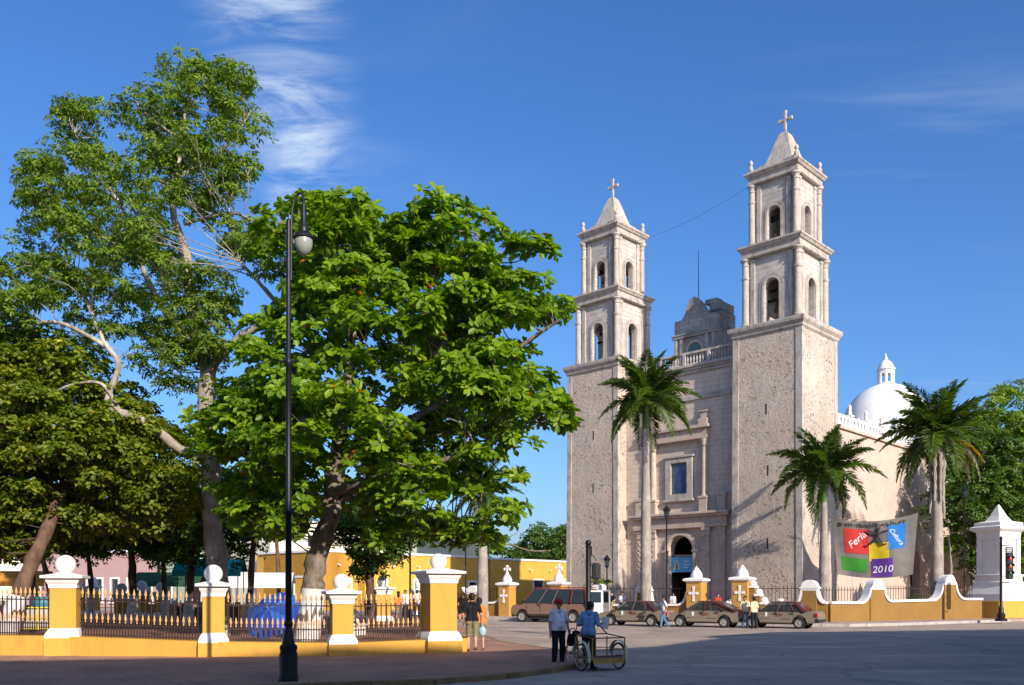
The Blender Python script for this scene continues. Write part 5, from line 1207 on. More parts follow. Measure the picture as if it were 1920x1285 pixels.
def car(loc, yaw, spec, label, cat, group, colour, upper, sign=False, number=None, open_rear=False, hatch=0.):
    r = empty(spec['name'], loc, yaw, label, cat, group); W = spec['w']/2; fx, rx, wr = spec['fx'], spec['rx'], spec['wr']; sill, ar = spec['sill'], wr+.075
    top = spec['top']; sd0 = math.asin((sill-wr)/ar) if sill > wr else 0
    sd0 = math.asin(max(-1, min(1, (sill-wr)/ar)))
    poly = list(top)                                                 # front bottom ... over the top ... rear bottom, then back along the sill
    poly += arc_pts(rx, wr, ar, PI-sd0, sd0); poly += arc_pts(fx, wr, ar, PI-sd0, sd0)
    b = MB().prism(poly, -W, W, 'y')
    for i, v in enumerate(b.v):                                     # tumblehome: lower body narrows a little towards sill and shoulder
        x, y, z = v; k = 1-.05*max(0, (z-spec['belt']+.25)/.25)-.04*max(0, (sill+.12-z)/.12); e = 1-.10*max(0, (abs(x)-abs(spec['top'][0][0])+.55)/.55)**2
        b.v[i] = (x, y*k*e, z)
    body = b.build('body', colour, r, bevel=spec.get('bev', .045), seg=3, smooth=True, angle=35)
    # greenhouse: roof, pillars, panes
    (bf, br, tf, tr_), zb, zt = spec['house'], spec['belt']-.012, spec['roof']; wb, wt = W*.93, W*spec.get('tum', .76)
    cs = {s: [Vector((bf, s*wb, zb)), Vector((br, s*wb, zb)), Vector((tr_, s*wt, zt-.05)), Vector((tf, s*wt, zt-.05))] for s in (1, -1)}
    m = MB().add([(tf+.05, -wt-.01, zt-.06), (tf+.05, wt+.01, zt-.06), (tr_-.05, wt+.01, zt-.06), (tr_-.05, -wt-.01, zt-.06), (tf-.1, -wt*.86, zt), (tf-.1, wt*.86, zt), (tr_+.1, wt*.86, zt), (tr_+.1, -wt*.86, zt)],
                 [(0, 1, 2, 3), (4, 5, 6, 7), (0, 1, 5, 4), (1, 2, 6, 5), (2, 3, 7, 6), (3, 0, 4, 7)])
    m.build('roof', upper, r, bevel=.03, seg=2, smooth=True, angle=50)
    for s in (1, -1):
        c = cs[s]
        fr_ = spec['pillars']
        for u, wd, mt in fr_:
            a_, b_ = c[0].lerp(c[1], u), c[3].lerp(c[2], u)
            MB().bar(a_-Vector((0, 0, .02)), b_, wd, .05).build('pillar', mt or upper, r)
        us = [f[0] for f in fr_]
        for i in range(len(us)-1):
            g = .5*fr_[i][1]/abs(bf-br); g2 = .5*fr_[i+1][1]/abs(bf-br)
            q = [c[0].lerp(c[1], us[i]+g), c[0].lerp(c[1], us[i+1]-g2), c[3].lerp(c[2], us[i+1]-g2), c[3].lerp(c[2], us[i]+g)]
            pane('side_window', q, spec['glass'], r)
    pane('windscreen', [cs[1][0], cs[-1][0], cs[-1][3], cs[1][3]], spec['glass'], r)
    if not open_rear: pane('rear_window', [cs[-1][1], cs[1][1], cs[1][2], cs[-1][2]], spec['glass'], r)
    # interior
    for sx in spec['seats']:
        for sy in (-1, 1):
            st = MB().box(sx-.1, sx+.05, sy*W*.45-.24, sy*W*.45+.24, spec['belt']-.3, spec['belt']+.18).box(sx-.07, sx+.01, sy*W*.45-.12, sy*W*.45+.12, spec['belt']+.2, spec['belt']+.36).build('seat', seat_m, r, bevel=.03)
    # trim
    x0, x1 = top[0][0], top[-1][0]
    MB().box(x0-.10, x0+.05, -W*.86, W*.86, .34, .52).build('front_bumper', plastic, r, bevel=.03)
    MB().box(x1-.06, x1+.10, -W*.88, W*.88, .33, .53).build('rear_bumper', plastic, r, bevel=.03)
    hz = spec['lampz']
    for sy in (-1, 1):
        MB().box(x0-.06, x0+.035, sy*W*.66-.2, sy*W*.66+.2, hz-.08, hz+.07).build('headlight', clear_l, r, bevel=.02)
        if not open_rear:
            tl_ = MB().box(x1-.035, x1+.08, sy*W*.66-.22, sy*W*.66+.22, spec['tailz']-.09, spec['tailz']+.09).build('taillight', red_l, r, bevel=.015)
            MB().box(x1-.045, x1, sy*W*.66-.06, sy*W*.66+.10, spec['tailz']-.06, spec['tailz']+.06).build('indicator', amber, tl_)
        MB().box(bf-.25, bf-.12, sy*(W+.02), sy*(W+.17), spec['belt']+.02, spec['belt']+.17).build('mirror', plastic, r, bevel=.03)
        for hx in spec['handles']: MB().box(hx-.09, hx+.09, sy*(W*.985)-.02, sy*(W*.985)+.02, spec['belt']-.14, spec['belt']-.09).build('door_handle', plastic, r)
        for lx in spec['seams']: MB().box(lx-.008, lx+.008, sy*(W+.001)-.004, sy*(W+.001)+.004, sill+.1, spec['belt']-.05).build('door_seam', plastic, r)
        MB().box(rx+ar+.05, fx-ar-.05, sy*W-.012, sy*W+.012, .46, .52).build('rub_strip', plastic, r)
        wheel(r, (fx, sy*(W-.11), wr), wr, .19, sy); wheel(r, (rx, sy*(W-.11), wr), wr, .19, sy)
    MB().box(x1-.045, x1+.03, -.26, .26, .60, .74).build('number_plate', chrome_w, r)
    MB().box(fx+.3, rx-.3, -W*.8, W*.8, .22, sill+.12).build('underbody', plastic, r)
    if sign:
        MB().box(-.14, .06, -.28, .28, zt-.005, zt+.14).build('roof_sign', chrome_w, r, bevel=.03)
    if number:
        for sy in (-1, 1):
            o = inst('door_number', text_mesh(number, .26, pm('dark_red_lettering', (.16, .04, .03), .2, 9), .003), r)
            o.matrix_local = T(-.18, sy*(W+.004), .70, 0 if sy < 0 else PI) @ Matrix.Rotation(R(90), 4, 'X') @ Matrix.Scale(1, 4)
            sh_ = MB().prism([(.42, .62), (.52, .62), (.54, .80), (.47, .86), (.40, .80)], sy*W-.006, sy*W+.006, 'y').build('door_shield', chrome_w, r)
    return r
beige = paint('taupe_taxi_paint', (.20, .162, .125)); maroon = paint('maroon_paint', (.11, .018, .022)); tan_p = paint('brown_van_paint', (.19, .115, .088)); mar2 = paint('van_maroon_paint', (.20, .035, .03))
def sedan(L=0):
    return dict(name='taxi', w=1.66, fx=1.215, rx=-1.215, wr=.295, sill=.27, belt=.88, roof=1.40, bev=.05,
        top=[(1.98, .27), (2.06, .42), (2.05, .62), (1.94, .71), (1.0, .86), (.9, .88), (-1.52, .90), (-2.06, .88), (-2.14, .80), (-2.18, .55), (-2.1, .30)],
        house=(.98, -1.60, .30, -1.02), glass=M['glass_car'], pillars=[(.0, .07, beige), (.40, .08, None), (.74, .07, None), (.97, .22, None)], seats=(.1, -.85), lampz=.62, tailz=.72, handles=(.02, -.82), seams=(.93, -.05, -.95))
TD = Vector((-.86, .51)); TYAW = math.atan2(TD.y, TD.x)
TX = 'taxis parked along the church kerb'
def carpos(px, y): return G(px, y, 0)
q = carpos(1183, 1174.0); car((q.x+.35, q.y+.55, .0), TYAW, sedan(), 'taupe taxi with maroon rear pillar, nearest behind the van', 'taxi', TX, beige, maroon, number='308')
s2 = sedan(); s2['house'] = (1.02, -1.95, .25, -.75); s2['roof'] = 1.42; s2['top'] = [(2.0, .27), (2.12, .42), (2.10, .60), (1.95, .72), (1.05, .88), (.9, .90), (-1.85, .98), (-2.08, .97), (-2.16, .86), (-2.2, .55), (-2.1, .30)]; s2['belt'] = .92; s2['tailz'] = .84
q = carpos(1318, 1176.5); car((q.x+.3, q.y+.55, .0), TYAW, s2, 'taupe taxi with sloping rear window, middle of the three parked taxis', 'taxi', TX, beige, maroon, number='4002')
q = carpos(1458, 1178.5); car((q.x+.3, q.y+.6, .0), TYAW-R(3), sedan(), 'taupe taxi with white roof sign and pale boot, at the street corner', 'taxi', TX, beige, maroon, sign=True, number='358')
vanspec = dict(name='van', w=1.98, fx=1.85, rx=-1.65, wr=.36, sill=.38, belt=1.22, roof=2.08, bev=.06, tum=.84,
    top=[(2.62, .36), (2.70, .55), (2.70, .90), (2.58, 1.05), (1.95, 1.18), (1.75, 1.22), (-2.6, 1.22), (-2.66, 1.1), (-2.68, .6), (-2.62, .40)],
    house=(1.85, -2.62, 1.05, -2.5), glass=M['glass_dark'], pillars=[(.0, .09, None), (.255, .13, tan_p), (.47, .13, tan_p), (.75, .16, None), (.985, .16, None)], seats=(1.0, -.2, -1.2), lampz=.82, tailz=1.2, handles=(.65, -.9), seams=(1.5, .55, -.45, -1.35))
q = carpos(1019, 1167.5); van = car((q.x+.75, q.y+.7, .0), TYAW+R(2), vanspec, 'brown and maroon passenger van parked with its rear doors open', 'van', None, tan_p, mar2, open_rear=True)
for sy in (-1, 1):                                                   # opened rear doors, lamps in the white corner posts
    dr = MB().box(0, .06, -.02, .92, .55, 2.0).build('rear_door', chrome_w, van, bevel=.03)
    dr.matrix_local = T(-2.68, sy*.96, 0, R(180-65) if sy > 0 else R(65)) @ Matrix.Scale(1, 4)
    pn = MB().box(-.008, .068, .12, .78, 1.25, 1.9).build('door_window', M['glass_dark'], dr)
    MB().box(-2.72, -2.58, sy*.94-.08, sy*.94+.06, .55, 2.02).build('corner_post', chrome_w, van, bevel=.02)
    MB().box(-2.74, -2.56, sy*.97-.08, sy*.97+.06, 1.05, 1.35).build('taillight', red_l, van, bevel=.015)
for x in (1.0, .0, -1.0, -2.0): MB().bar((x, -.8, 2.14), (x, .8, 2.14), .04).build('rack_bar', mar2, van)
for sy in (-1, 1):
    MB().bar((1.1, sy*.8, 2.16), (-2.4, sy*.8, 2.16), .04).build('rack_rail', mar2, van)
    for x in (.9, -.6, -2.2): MB().bar((x, sy*.8, 2.02), (x, sy*.8, 2.16), .03).build('rack_foot', mar2, van)
# ================================================================== people
def capsule(m, a, b, ra, rb, n=12):
    a, b = Vector(a), Vector(b); d = (b-a); L = d.length; d = d.normalized() if L > 1e-6 else Vector((0, 0, 1))
    pts = []; rr = []
    for k in range(5): t = PI/2*(1-k/4); pts.append(a-d*ra*math.sin(t)); rr.append(max(.001, ra*math.cos(t)))
    for k in range(1, 6): t = PI/2*(k/5); pts.append(b+d*rb*math.sin(t)); rr.append(max(.001, rb*math.cos(t)))
    m.tube(pts, rr, n)
SKIN = {}
def skin_mat(k, c): SKIN[k] = pm('skin_'+k, c, .12, 12, .55); return SKIN[k]
skin_mat('brown', (.34, .17, .10)); skin_mat('light', (.48, .27, .18)); hair_m = pm('black_hair', (.012, .010, .009), .3, 30, .5, .004, 60)
def fabric(name, c, var=.12):
    t = NT(name); n = t.noise(7, 5, .6); col = t.mix(t.rng(n, .35, .65), tuple(x*(1-var) for x in c), c)
    return t.done(col, t.bump(t.noise(11, 5, .65, None, .8), .02, .9), .9, .15)
def person(loc, yaw, h, label, pose, mats, cut, detail=True, hair='short', group=None, extra=None):
    # pose: joints for a 1.70 m figure facing +y; mats: dict skin/shirt/pants/shoes; cut: (sleeve length 0..1 of arm, trouser length 0..1 of leg)
    k = h/1.70; p = dict(hipL=(-.095, 0, .91), hipR=(.095, 0, .91), kneeL=(-.11, .02, .49), kneeR=(.11, .02, .49), ankL=(-.12, -.02, .075), ankR=(.12, -.02, .075),
        toeL=None, toeR=None, shL=(-.175, 0, 1.385), shR=(.175, 0, 1.385), elL=(-.235, -.02, 1.10), elR=(.235, -.02, 1.10), haL=(-.235, .07, .86), haR=(.235, .07, .86), neck=(0, .0, 1.44), head=(0, .02, 1.585), pel=(0, 0, .94), chest=(0, .0, 1.26), belly=(0, .02, 1.08), fat=1.0, look=0.)
    p.update(pose); V = {a: Vector(b) for a, b in p.items() if isinstance(b, tuple)}; fat = p['fat']
    m = MB(); seg = []                                              # seg: (a, b, ra, rb, label)
    def cap(a, b, ra, rb, lab): capsule(m, a, b, ra, rb); seg.append((Vector(a), Vector(b), ra, rb, lab))
    # trunk: paired capsules give a wide, flat torso
    for s, sh, hp in ((-1, 'shL', 'hipL'), (1, 'shR', 'hipR')):
        up = (V['neck']-V['pel']).normalized()
        cap(V[hp]+Vector((-s*.01, 0, .03)), V['belly']+Vector((s*.055, .0, 0)), .115*fat, .105*fat, 'shirt')
        cap(V['belly']+Vector((s*.06, 0, 0)), V['chest']+Vector((s*.075, 0, 0)), .105*fat, .105, 'shirt')
        cap(V['chest']+Vector((s*.075, 0, 0)), V[sh]-Vector((s*.035, 0, .02)), .105, .062, 'shirt')
        cap(V[sh]+Vector((-s*.02, 0, 0)), V['neck']+Vector((0, -.012, -.01)), .062, .066, 'shirt')
        cap(V[hp]+Vector((0, 0, .04)), V[hp]-Vector((0, 0, .05)), .112*fat, .105, 'pants')
    cap(V['belly']+Vector((0, .04*fat, -.03)), V['belly']+Vector((0, .05*fat, .05)), .10*fat, .09*fat, 'shirt')
    cap(V['neck']+Vector((0, 0, .01)), V['head']-Vector((0, .0, .05)), .055, .05, 'skin')
    # head
    H = V['head']; la = p['look']; fd = Vector((math.sin(-la), math.cos(la), 0)); sdv = Vector((fd.y, -fd.x, 0))
    cap(H+Vector((0, 0, .035))-fd*.015, H+Vector((0, 0, .03))+fd*.012, .088, .082, 'skin'); cap(H+fd*.03-Vector((0, 0, .055)), H+fd*.035-Vector((0, 0, .07)), .056, .046, 'skin')
    cap(H+fd*.088+Vector((0, 0, .02)), H+fd*.106-Vector((0, 0, .012)), .009, .015, 'skin')
    for s in (-1, 1): cap(H+sdv*s*.088+Vector((0, 0, .018)), H+sdv*s*.092-Vector((0, 0, .022)), .016, .012, 'skin')
    for s, sfx in ((-1, 'L'), (1, 'R')):
        sh, el, ha = V['sh'+sfx], V['el'+sfx], V['ha'+sfx]
        sl = cut[0]
        def arm(t): return sh.lerp(el, t*2) if t < .5 else el.lerp(ha, t*2-1)
        def rad(t): return .058-.030*t
        ts = sorted({0, .5, 1, sl})
        for a, b in zip(ts[:-1], ts[1:]):
            lab = 'shirt' if b <= sl+1e-6 else 'skin'; g = .014 if lab == 'shirt' else 0
            cap(arm(a), arm(b), rad(a)+g, rad(b)+g, lab)
        d = (ha-el).normalized(); px_ = Vector((0, 1, 0)); px_ = (px_-d*px_.dot(d)); px_ = px_.normalized() if px_.length > .1 else Vector((1, 0, 0)); n_ = d.cross(px_)
        cap(ha, ha+d*.065, .028, .033, 'skin')
        if detail:
            for i, (o, ln) in enumerate(((-.026, .055), (-.009, .068), (.009, .064), (.026, .05))):
                a_ = ha+d*.085+px_*o; b_ = a_+d*ln*.55+n_*.008*s; c_ = b_+d*ln*.35+n_*.022*s
                cap(a_, b_, .0105, .0095, 'skin'); cap(b_, c_, .0095, .008, 'skin')
            t0 = ha+d*.03+px_*.032; cap(t0, t0+d*.045+px_*.028, .012, .009, 'skin')
        else: cap(ha+d*.06, ha+d*.13, .03, .02, 'skin')
        hp, kn, an = V['hip'+sfx], V['knee'+sfx], V['ank'+sfx]; lg = cut[1]
        def leg(t): return hp.lerp(kn, t*2) if t < .5 else kn.lerp(an, t*2-1)
        def lr(t): return (.098-.042*t*2*.75 if t < .5 else .066-.050*(t-.5))
        ts = sorted({0, .5, 1, lg})
        for a, b in zip(ts[:-1], ts[1:]):
            lab = 'pants' if b <= lg+1e-6 else 'skin'; g = (.014 if b <= .5 else .020) if lab == 'pants' else -.006
            cap(leg(a), leg(b), lr(a)+(g if a else 0), lr(b)+g, lab)
        to = V.get('toe'+sfx) or an+Vector((s*.03, .15, -.035)); hl = an+(an-to).normalized()*.045
        cap(Vector((hl.x, hl.y, an.z-.030)), Vector((to.x, to.y, an.z-.040)), .042, .036, 'shoes')
    me = m.mesh('body_raw', M['void'], recalc=False)
    o = bpy.data.objects.new('body_raw', me); COL.objects.link(o)
    md = o.modifiers.new('r', 'REMESH'); md.mode = 'VOXEL'; md.voxel_size = .0125 if detail else .022; md.use_smooth_shade = True
    ms = o.modifiers.new('s', 'SMOOTH'); ms.factor = .5; ms.iterations = 3 if detail else 1
    bpy.context.view_layer.update(); dg = bpy.context.evaluated_depsgraph_get(); bm_ = bpy.data.meshes.new_from_object(o.evaluated_get(dg)); bpy.data.objects.remove(o)
    nv = len(bm_.vertices); co = np.empty(nv*3, np.float32); bm_.vertices.foreach_get('co', co); co = co.reshape(-1, 3)
    nf_ = len(bm_.polygons); fc = np.empty(nf_*3, np.float32); bm_.polygons.foreach_get('center', fc); fc = fc.reshape(-1, 3)
    best = np.full(nf_, 1e9); lab = np.zeros(nf_, np.int32); names = ['skin', 'shirt', 'pants', 'shoes']
    for a, b, ra, rb, l_ in seg:
        a, b = np.array(a), np.array(b); d = b-a; t = np.clip(((fc-a)@d)/(d@d+1e-9), 0, 1); ds = np.linalg.norm(fc-(a+t[:, None]*d), axis=1)-(ra+(rb-ra)*t)
        w = ds < best; best[w] = ds[w]; lab[w] = names.index(l_)
    waist = p.get('hem', .90)
    tors = (np.abs(fc[:, 0]-V['pel'].x) < .21*fat) & (fc[:, 2] < V['pel'].z+.16) & (fc[:, 2] > V['pel'].z-.12) & ((lab == 1) | (lab == 2))
    if not p.get('sit'): lab[tors] = np.where(fc[tors, 2] > waist, 1, 2)
    bm_.materials.clear()
    for n_ in names: bm_.materials.append(mats[n_])
    bm_.polygons.foreach_set('material_index', lab); bm_.polygons.foreach_set('use_smooth', np.ones(nf_, bool))
    bm_.vertices.foreach_set('co', (co*k).reshape(-1)); bm_.update(); bm_.name = 'body'
    r = empty('person', loc, yaw, label, 'person', group)
    bo = inst('body', bm_, r)
    Hk = H*k; MH = T(Hk.x, Hk.y, Hk.z, la) @ Matrix.Scale(k, 4)
    if hair == 'short':
        hm = MB().sphere((0, -.018, .052), .099, .104, .094, 16, 10, MH); hm.v = [v for v in hm.v]
        hm.sphere((0, -.055, -.005), .082, .058, .075, 12, 8, MH); hm.build('hair', hair_m, r, smooth=True, angle=90)
    elif hair == 'long':
        hm = MB().sphere((0, -.018, .052), .102, .106, .096, 16, 10, MH).sphere((0, -.07, -.08), .085, .05, .17, 12, 8, MH); hm.build('hair', hair_m, r, smooth=True, angle=90)
    elif hair == 'cap':
        rc = fabric('red_cap_cloth', (.42, .02, .025)); hm = MB().sphere((0, -.012, .062), .104, .108, .085, 16, 10, MH); hm.lathe([(.105, 0), (.112, .006), (.112, .014), (.1, .016)], 20, MH @ T(0, .085, .05) @ Matrix.Diagonal((.82, .85, 1, 1))); hm.build('cap', rc, r, smooth=True, angle=60)
        MB().sphere((0, -.06, -.01), .078, .05, .05, 12, 8, MH).build('hair', hair_m, r, smooth=True, angle=90)
    if detail:
        em = MB()
        for s in (-1, 1): em.sphere((s*.032, .088, .022), .011, .006, .007, 8, 6, MH)
        em.sphere((0, .088, -.058), .022, .006, .005, 8, 5, MH)
        em.build('face_features', hair_m, r)
    return r
white_f = fabric('white_cotton', (.60, .61, .66)); blue_f = fabric('blue_denim_shirt', (.16, .30, .50)); navy = fabric('dark_trousers', (.016, .018, .028)); black_f = fabric('black_cotton', (.014, .015, .02)); khaki = fabric('khaki_cotton', (.22, .20, .10)); jeans = fabric('blue_jeans', (.10, .18, .32)); cream_f = fabric('cream_cotton', (.62, .56, .38)); red_f = fabric('red_cotton', (.50, .04, .03)); orange_f = fabric('orange_cotton', (.7, .22, .05))
shoe_b = pm('black_shoe', (.02, .018, .016), .3, 8, .5); shoe_s = pm('brown_sandal', (.16, .07, .045), .3, 8, .7); shoe_w = pm('white_shoe', (.6, .58, .55), .2, 8, .6)
def mm(skin, shirt, pants, shoes): return dict(skin=SKIN[skin], shirt=shirt, pants=pants, shoes=shoes)
pz = .0
q = G(1047, 1250, .0)
person((q.x, q.y, .0), PI+R(28), 1.70, 'man in white T-shirt and red cap standing beside the cargo tricycle', dict(fat=1.22, haL=(-.30, .03, .86), elL=(-.29, -.05, 1.10), haR=(.27, .06, .85), look=R(-35), hem=.92), mm('brown', white_f, navy, shoe_b), (.34, .99), True, 'cap')
bq = empty('handbag', (q.x+.36, q.y-.02, .0), R(20), 'small black bag hanging between the two men', 'bag')
MB().prism([(-.13, .52), (.13, .52), (.16, .62), (.12, .84), (-.12, .84), (-.16, .62)], -.05, .05, 'y').build('pouch', black_f, bq, bevel=.03)
MB().tube(bez([(-.08, 0, .84), (-.05, 0, .96), (.05, 0, .96), (.08, 0, .84)], 4), .012, 6).build('strap', black_f, bq)
q = G(1103, 1255, .0)
person((q.x, q.y, .0), R(-32), 1.66, 'man in blue shirt standing astride the cargo tricycle with a paper', dict(elR=(.27, .03, 1.12), haR=(.24, .25, 1.15), elL=(-.27, -.02, 1.12), haL=(-.12, .22, 1.10), look=R(-22), chest=(0, .05, 1.26), neck=(0, .10, 1.43), head=(0, .14, 1.57), shL=(-.18, .07, 1.385), shR=(.18, .07, 1.385), hem=.86, fat=1.06, kneeL=(-.12, .08, .5), ankL=(-.13, .12, .16)), mm('brown', blue_f, navy, shoe_s), (.62, .97), True, 'short')
pp_ = empty('paper_sheet', (q.x+.42, q.y+.30, 1.13), R(-32), 'white sheet of paper held by the man in blue shirt', 'paper'); MB().add([(-.08, 0, -.14), (.1, .02, -.16), (.12, .06, .14), (-.07, .03, .15)], [(0, 1, 2, 3)]).add([(-.08, .004, -.14), (.1, .024, -.16), (.12, .064, .14), (-.07, .034, .15)], [(3, 2, 1, 0)]).build('sheet', chrome_w, pp_, recalc=False)
q = G(885, 1222, .12)
person((q.x, q.y, .12), R(4), 1.72, 'man in black T-shirt and khaki shorts walking away from the park', dict(kneeL=(-.10, .10, .50), ankL=(-.10, .02, .08), kneeR=(.10, .0, .49), ankR=(.10, -.24, .13), toeR=(.12, -.12, .05), elL=(-.27, -.05, 1.10), haL=(-.25, .08, .88), elR=(.27, -.08, 1.10), haR=(.28, .02, .86)), mm('light', black_f, khaki, shoe_s), (.38, .52), True, 'short')
bg_ = empty('carrier_bag', (q.x+.31, q.y+.02, .62), 0, 'pale blue plastic carrier bag in the hand of the walking man', 'bag'); MB().sphere((0, 0, .10), .11, .07, .15, 12, 8).tube([(-.03, 0, .22), (0, 0, .36), (.03, 0, .22)], .012, 5).build('pouch', pm('pale_blue_plastic', (.34, .48, .52), .2, 9, .4), bg_, smooth=True)
person((q.x+.20, q.y+.6, .12), R(4), 1.58, 'person in orange top half hidden by the walking man in black', {}, mm('light', orange_f, khaki, shoe_s), (.3, .5), False, 'short')
def ppl(px, y, z, yaw, h, lab, shirt, pants, skin='brown', cut=(.36, .99), pose={}, hair='short', shoes=shoe_b, Z=None):
    p_ = G(px, y, z) if Z is None else Vector(at(px, Z, z))
    return person((p_.x, p_.y, z), yaw, h, lab, pose, mm(skin, shirt, pants, shoes), cut, False, hair)
stride = dict(kneeL=(-.10, .16, .50), ankL=(-.10, .20, .08), kneeR=(.10, -.02, .49), ankR=(.10, -.26, .12), toeR=(.1, -.12, .06), elL=(-.25, -.10, 1.12), haL=(-.24, .0, .90), elR=(.24, .08, 1.12), haR=(.24, .22, .98))
ppl(1245, 1177, 0, R(95), 1.66, 'man in white shirt and jeans striding past the first taxi', white_f, jeans, pose=stride, cut=(.4, .99))
ppl(1397, 1178, 0, R(150), 1.66, 'man in cream shirt and jeans facing the taxi boot', cream_f, jeans, pose=dict(elR=(.25, .08, 1.12), haR=(.2, .26, 1.05)))
ppl(1414, 1179, 0, R(20), 1.62, 'man in pale yellow shirt and dark trousers between two taxis', cream_f, navy)
ppl(1346, 0, .15, PI, 1.62, 'person in red vest standing in the church gateway', red_f, khaki, 'light', (.12, .5), Z=58.5)
ppl(1330, 0, .15, PI-.6, 1.30, 'child in red and white beside the gate pillar', red_f, white_f, 'light', Z=56.6)
ppl(1362, 0, .15, PI+.5, 1.45, 'person in white bending in the church gateway', white_f, navy, 'light', Z=60, pose=dict(chest=(0, .15, 1.2), neck=(0, .28, 1.32), head=(0, .36, 1.42), shL=(-.17, .24, 1.28), shR=(.17, .24, 1.28), elL=(-.2, .3, 1.0), elR=(.2, .3, 1.0), haL=(-.15, .4, .8), haR=(.15, .4, .8)))
ppl(1262, 0, .15, PI, 1.66, 'person in white shirt inside the dark church doorway', white_f, navy, Z=68)
sit = dict(sit=1, hipL=(-.1, 0, .5), hipR=(.1, 0, .5), pel=(0, 0, .53), belly=(0, 0, .68), chest=(0, .05, .86), neck=(0, .09, 1.04), head=(0, .12, 1.18), shL=(-.17, .06, .98), shR=(.17, .06, .98), elL=(-.23, .12, .74), elR=(.23, .12, .74), haL=(-.1, .30, .62), haR=(.1, .3, .62), kneeL=(-.12, .42, .52), kneeR=(.12, .42, .52), ankL=(-.12, .45, .1), ankR=(.12, .45, .1))
wq = wpt(1152); person((wq.x-.12, wq.y+.1, .62), PI+R(-30), 1.65, 'person with dark hair in black seated on the wall coping, left of the pair', sit, mm('light', black_f, khaki, shoe_b), (.3, .6), False, 'long')
wq = wpt(1165); person((wq.x+.1, wq.y+.1, .62), PI+R(-5), 1.65, 'person in black and white seated on the wall coping, right of the pair', sit, mm('light', white_f, black_f, shoe_b), (.3, .9), False, 'short')
ppl(858, 0, .12, R(20), 1.66, 'woman in black dress at the corner pillar, leftmost of three', black_f, black_f, 'light', (.2, .52), hair='long', Z=55)
ppl(866, 0, .12, R(-20), 1.64, 'woman in black shorts in the middle of three walking away', black_f, black_f, 'light', (.3, .45), hair='long', Z=54)
ppl(873, 0, .12, R(10), 1.62, 'woman in sleeveless black top, rightmost of three walking away', black_f, black_f, 'light', (.1, .45), hair='long', Z=56)
ppl(747, 0, .3, R(10), 1.62, 'person in orange patterned top on the park path', orange_f, khaki, 'light', (.3, .6), hair='long', Z=50)
ppl(760, 0, .3, PI, 1.70, 'person in pale grey shirt left of the park lantern post', white_f, navy, Z=52)
ppl(782, 0, .3, R(0), 1.70, 'person in white shirt right of the park lantern post, left one', white_f, navy, Z=54)
ppl(789, 0, .3, R(10), 1.68, 'person in white shirt right of the park lantern post, right one', white_f, navy, Z=53)
# ================================================================== cargo tricycle
frame_m = pm('worn_yellow_tube', (.42, .25, .06), .4, 6, .6, .002, 40); rust = pm('rust_brown_tube', (.16, .085, .06), .4, 6, .7); cream_p = pm('cream_mudguard', (.52, .52, .36), .25, 5, .6); wood = pm('worn_plank', (.20, .12, .085), .35, 4, .9, .006, 20)
c1, c2 = G(1085, 1260, 0), G(1163, 1254, 0); ax = Vector((c2.x-c1.x, c2.y-c1.y, 0)); ax = Vector((1.06*math.cos(R(26)), 1.06*math.sin(R(26)), 0)); ayaw = R(26)
tk = empty('cargo_tricycle', ((c1.x+c2.x)/2, (c1.y+c2.y)/2, 0), ayaw, 'yellow framed cargo tricycle with cream mudguards and wooden platform', 'tricycle')
def bike_wheel(loc, rot, r=.33):
    w = MB().lathe([(r-.028, -.018), (r, -.012), (r+.004, 0), (r, .012), (r-.028, .018), (r-.028, -.018)], 32, cap=False).build('wheel', tyre_m, tk, smooth=True); w.location = loc; w.rotation_euler = rot
    MB().lathe([(r-.048, -.012), (r-.028, -.014), (r-.028, .014), (r-.048, .012), (r-.048, -.012)], 32, cap=False).build('rim', rim_m, w, smooth=True)
    MB().lathe([(.028, -.07), (.035, -.04), (.02, 0), (.035, .04), (.028, .07)], 10).build('hub', rust, w, smooth=True)
    sp = MB()
    for k in range(20):
        a = 2*PI*k/20; sp.tube([(.025*math.cos(a), .025*math.sin(a), .03*(-1)**k), ((r-.03)*math.cos(a+.15), (r-.03)*math.sin(a+.15), 0)], .0022, 4)
    sp.build('spokes', rim_m, w); return w
for sx in (-1, 1):
    bike_wheel((sx*.53, 0, .335), (0, R(90), 0))
    g = MB(); n = 14
    for k in range(n):
        a0, a1 = R(-15)+R(185)*k/n, R(-15)+R(185)*(k+1)/n
        vs = [(sx*.53+s_*.045, -.385*math.cos(a), .335+.385*math.sin(a)) for a in (a0, a1) for s_ in (-1, 1)]; vs += [(x, y*1.02, .335+(z-.335)*1.02) for x, y, z in vs]
        g.add(vs, [(0, 1, 3, 2), (4, 6, 7, 5), (0, 2, 6, 4), (1, 5, 7, 3)])
    g.build('mudguard', cream_p, tk, smooth=True)
bike_wheel((0, 1.35, .335), (0, R(90), 0))
MB().tube([(-.60, 0, .335), (.72, 0, .335)], .018, 8).build('axle', rust, tk)
for k in range(5): MB().box(-.44, .44, -.38+k*.155, -.24+k*.155, .30, .325).build('plank', wood, tk)
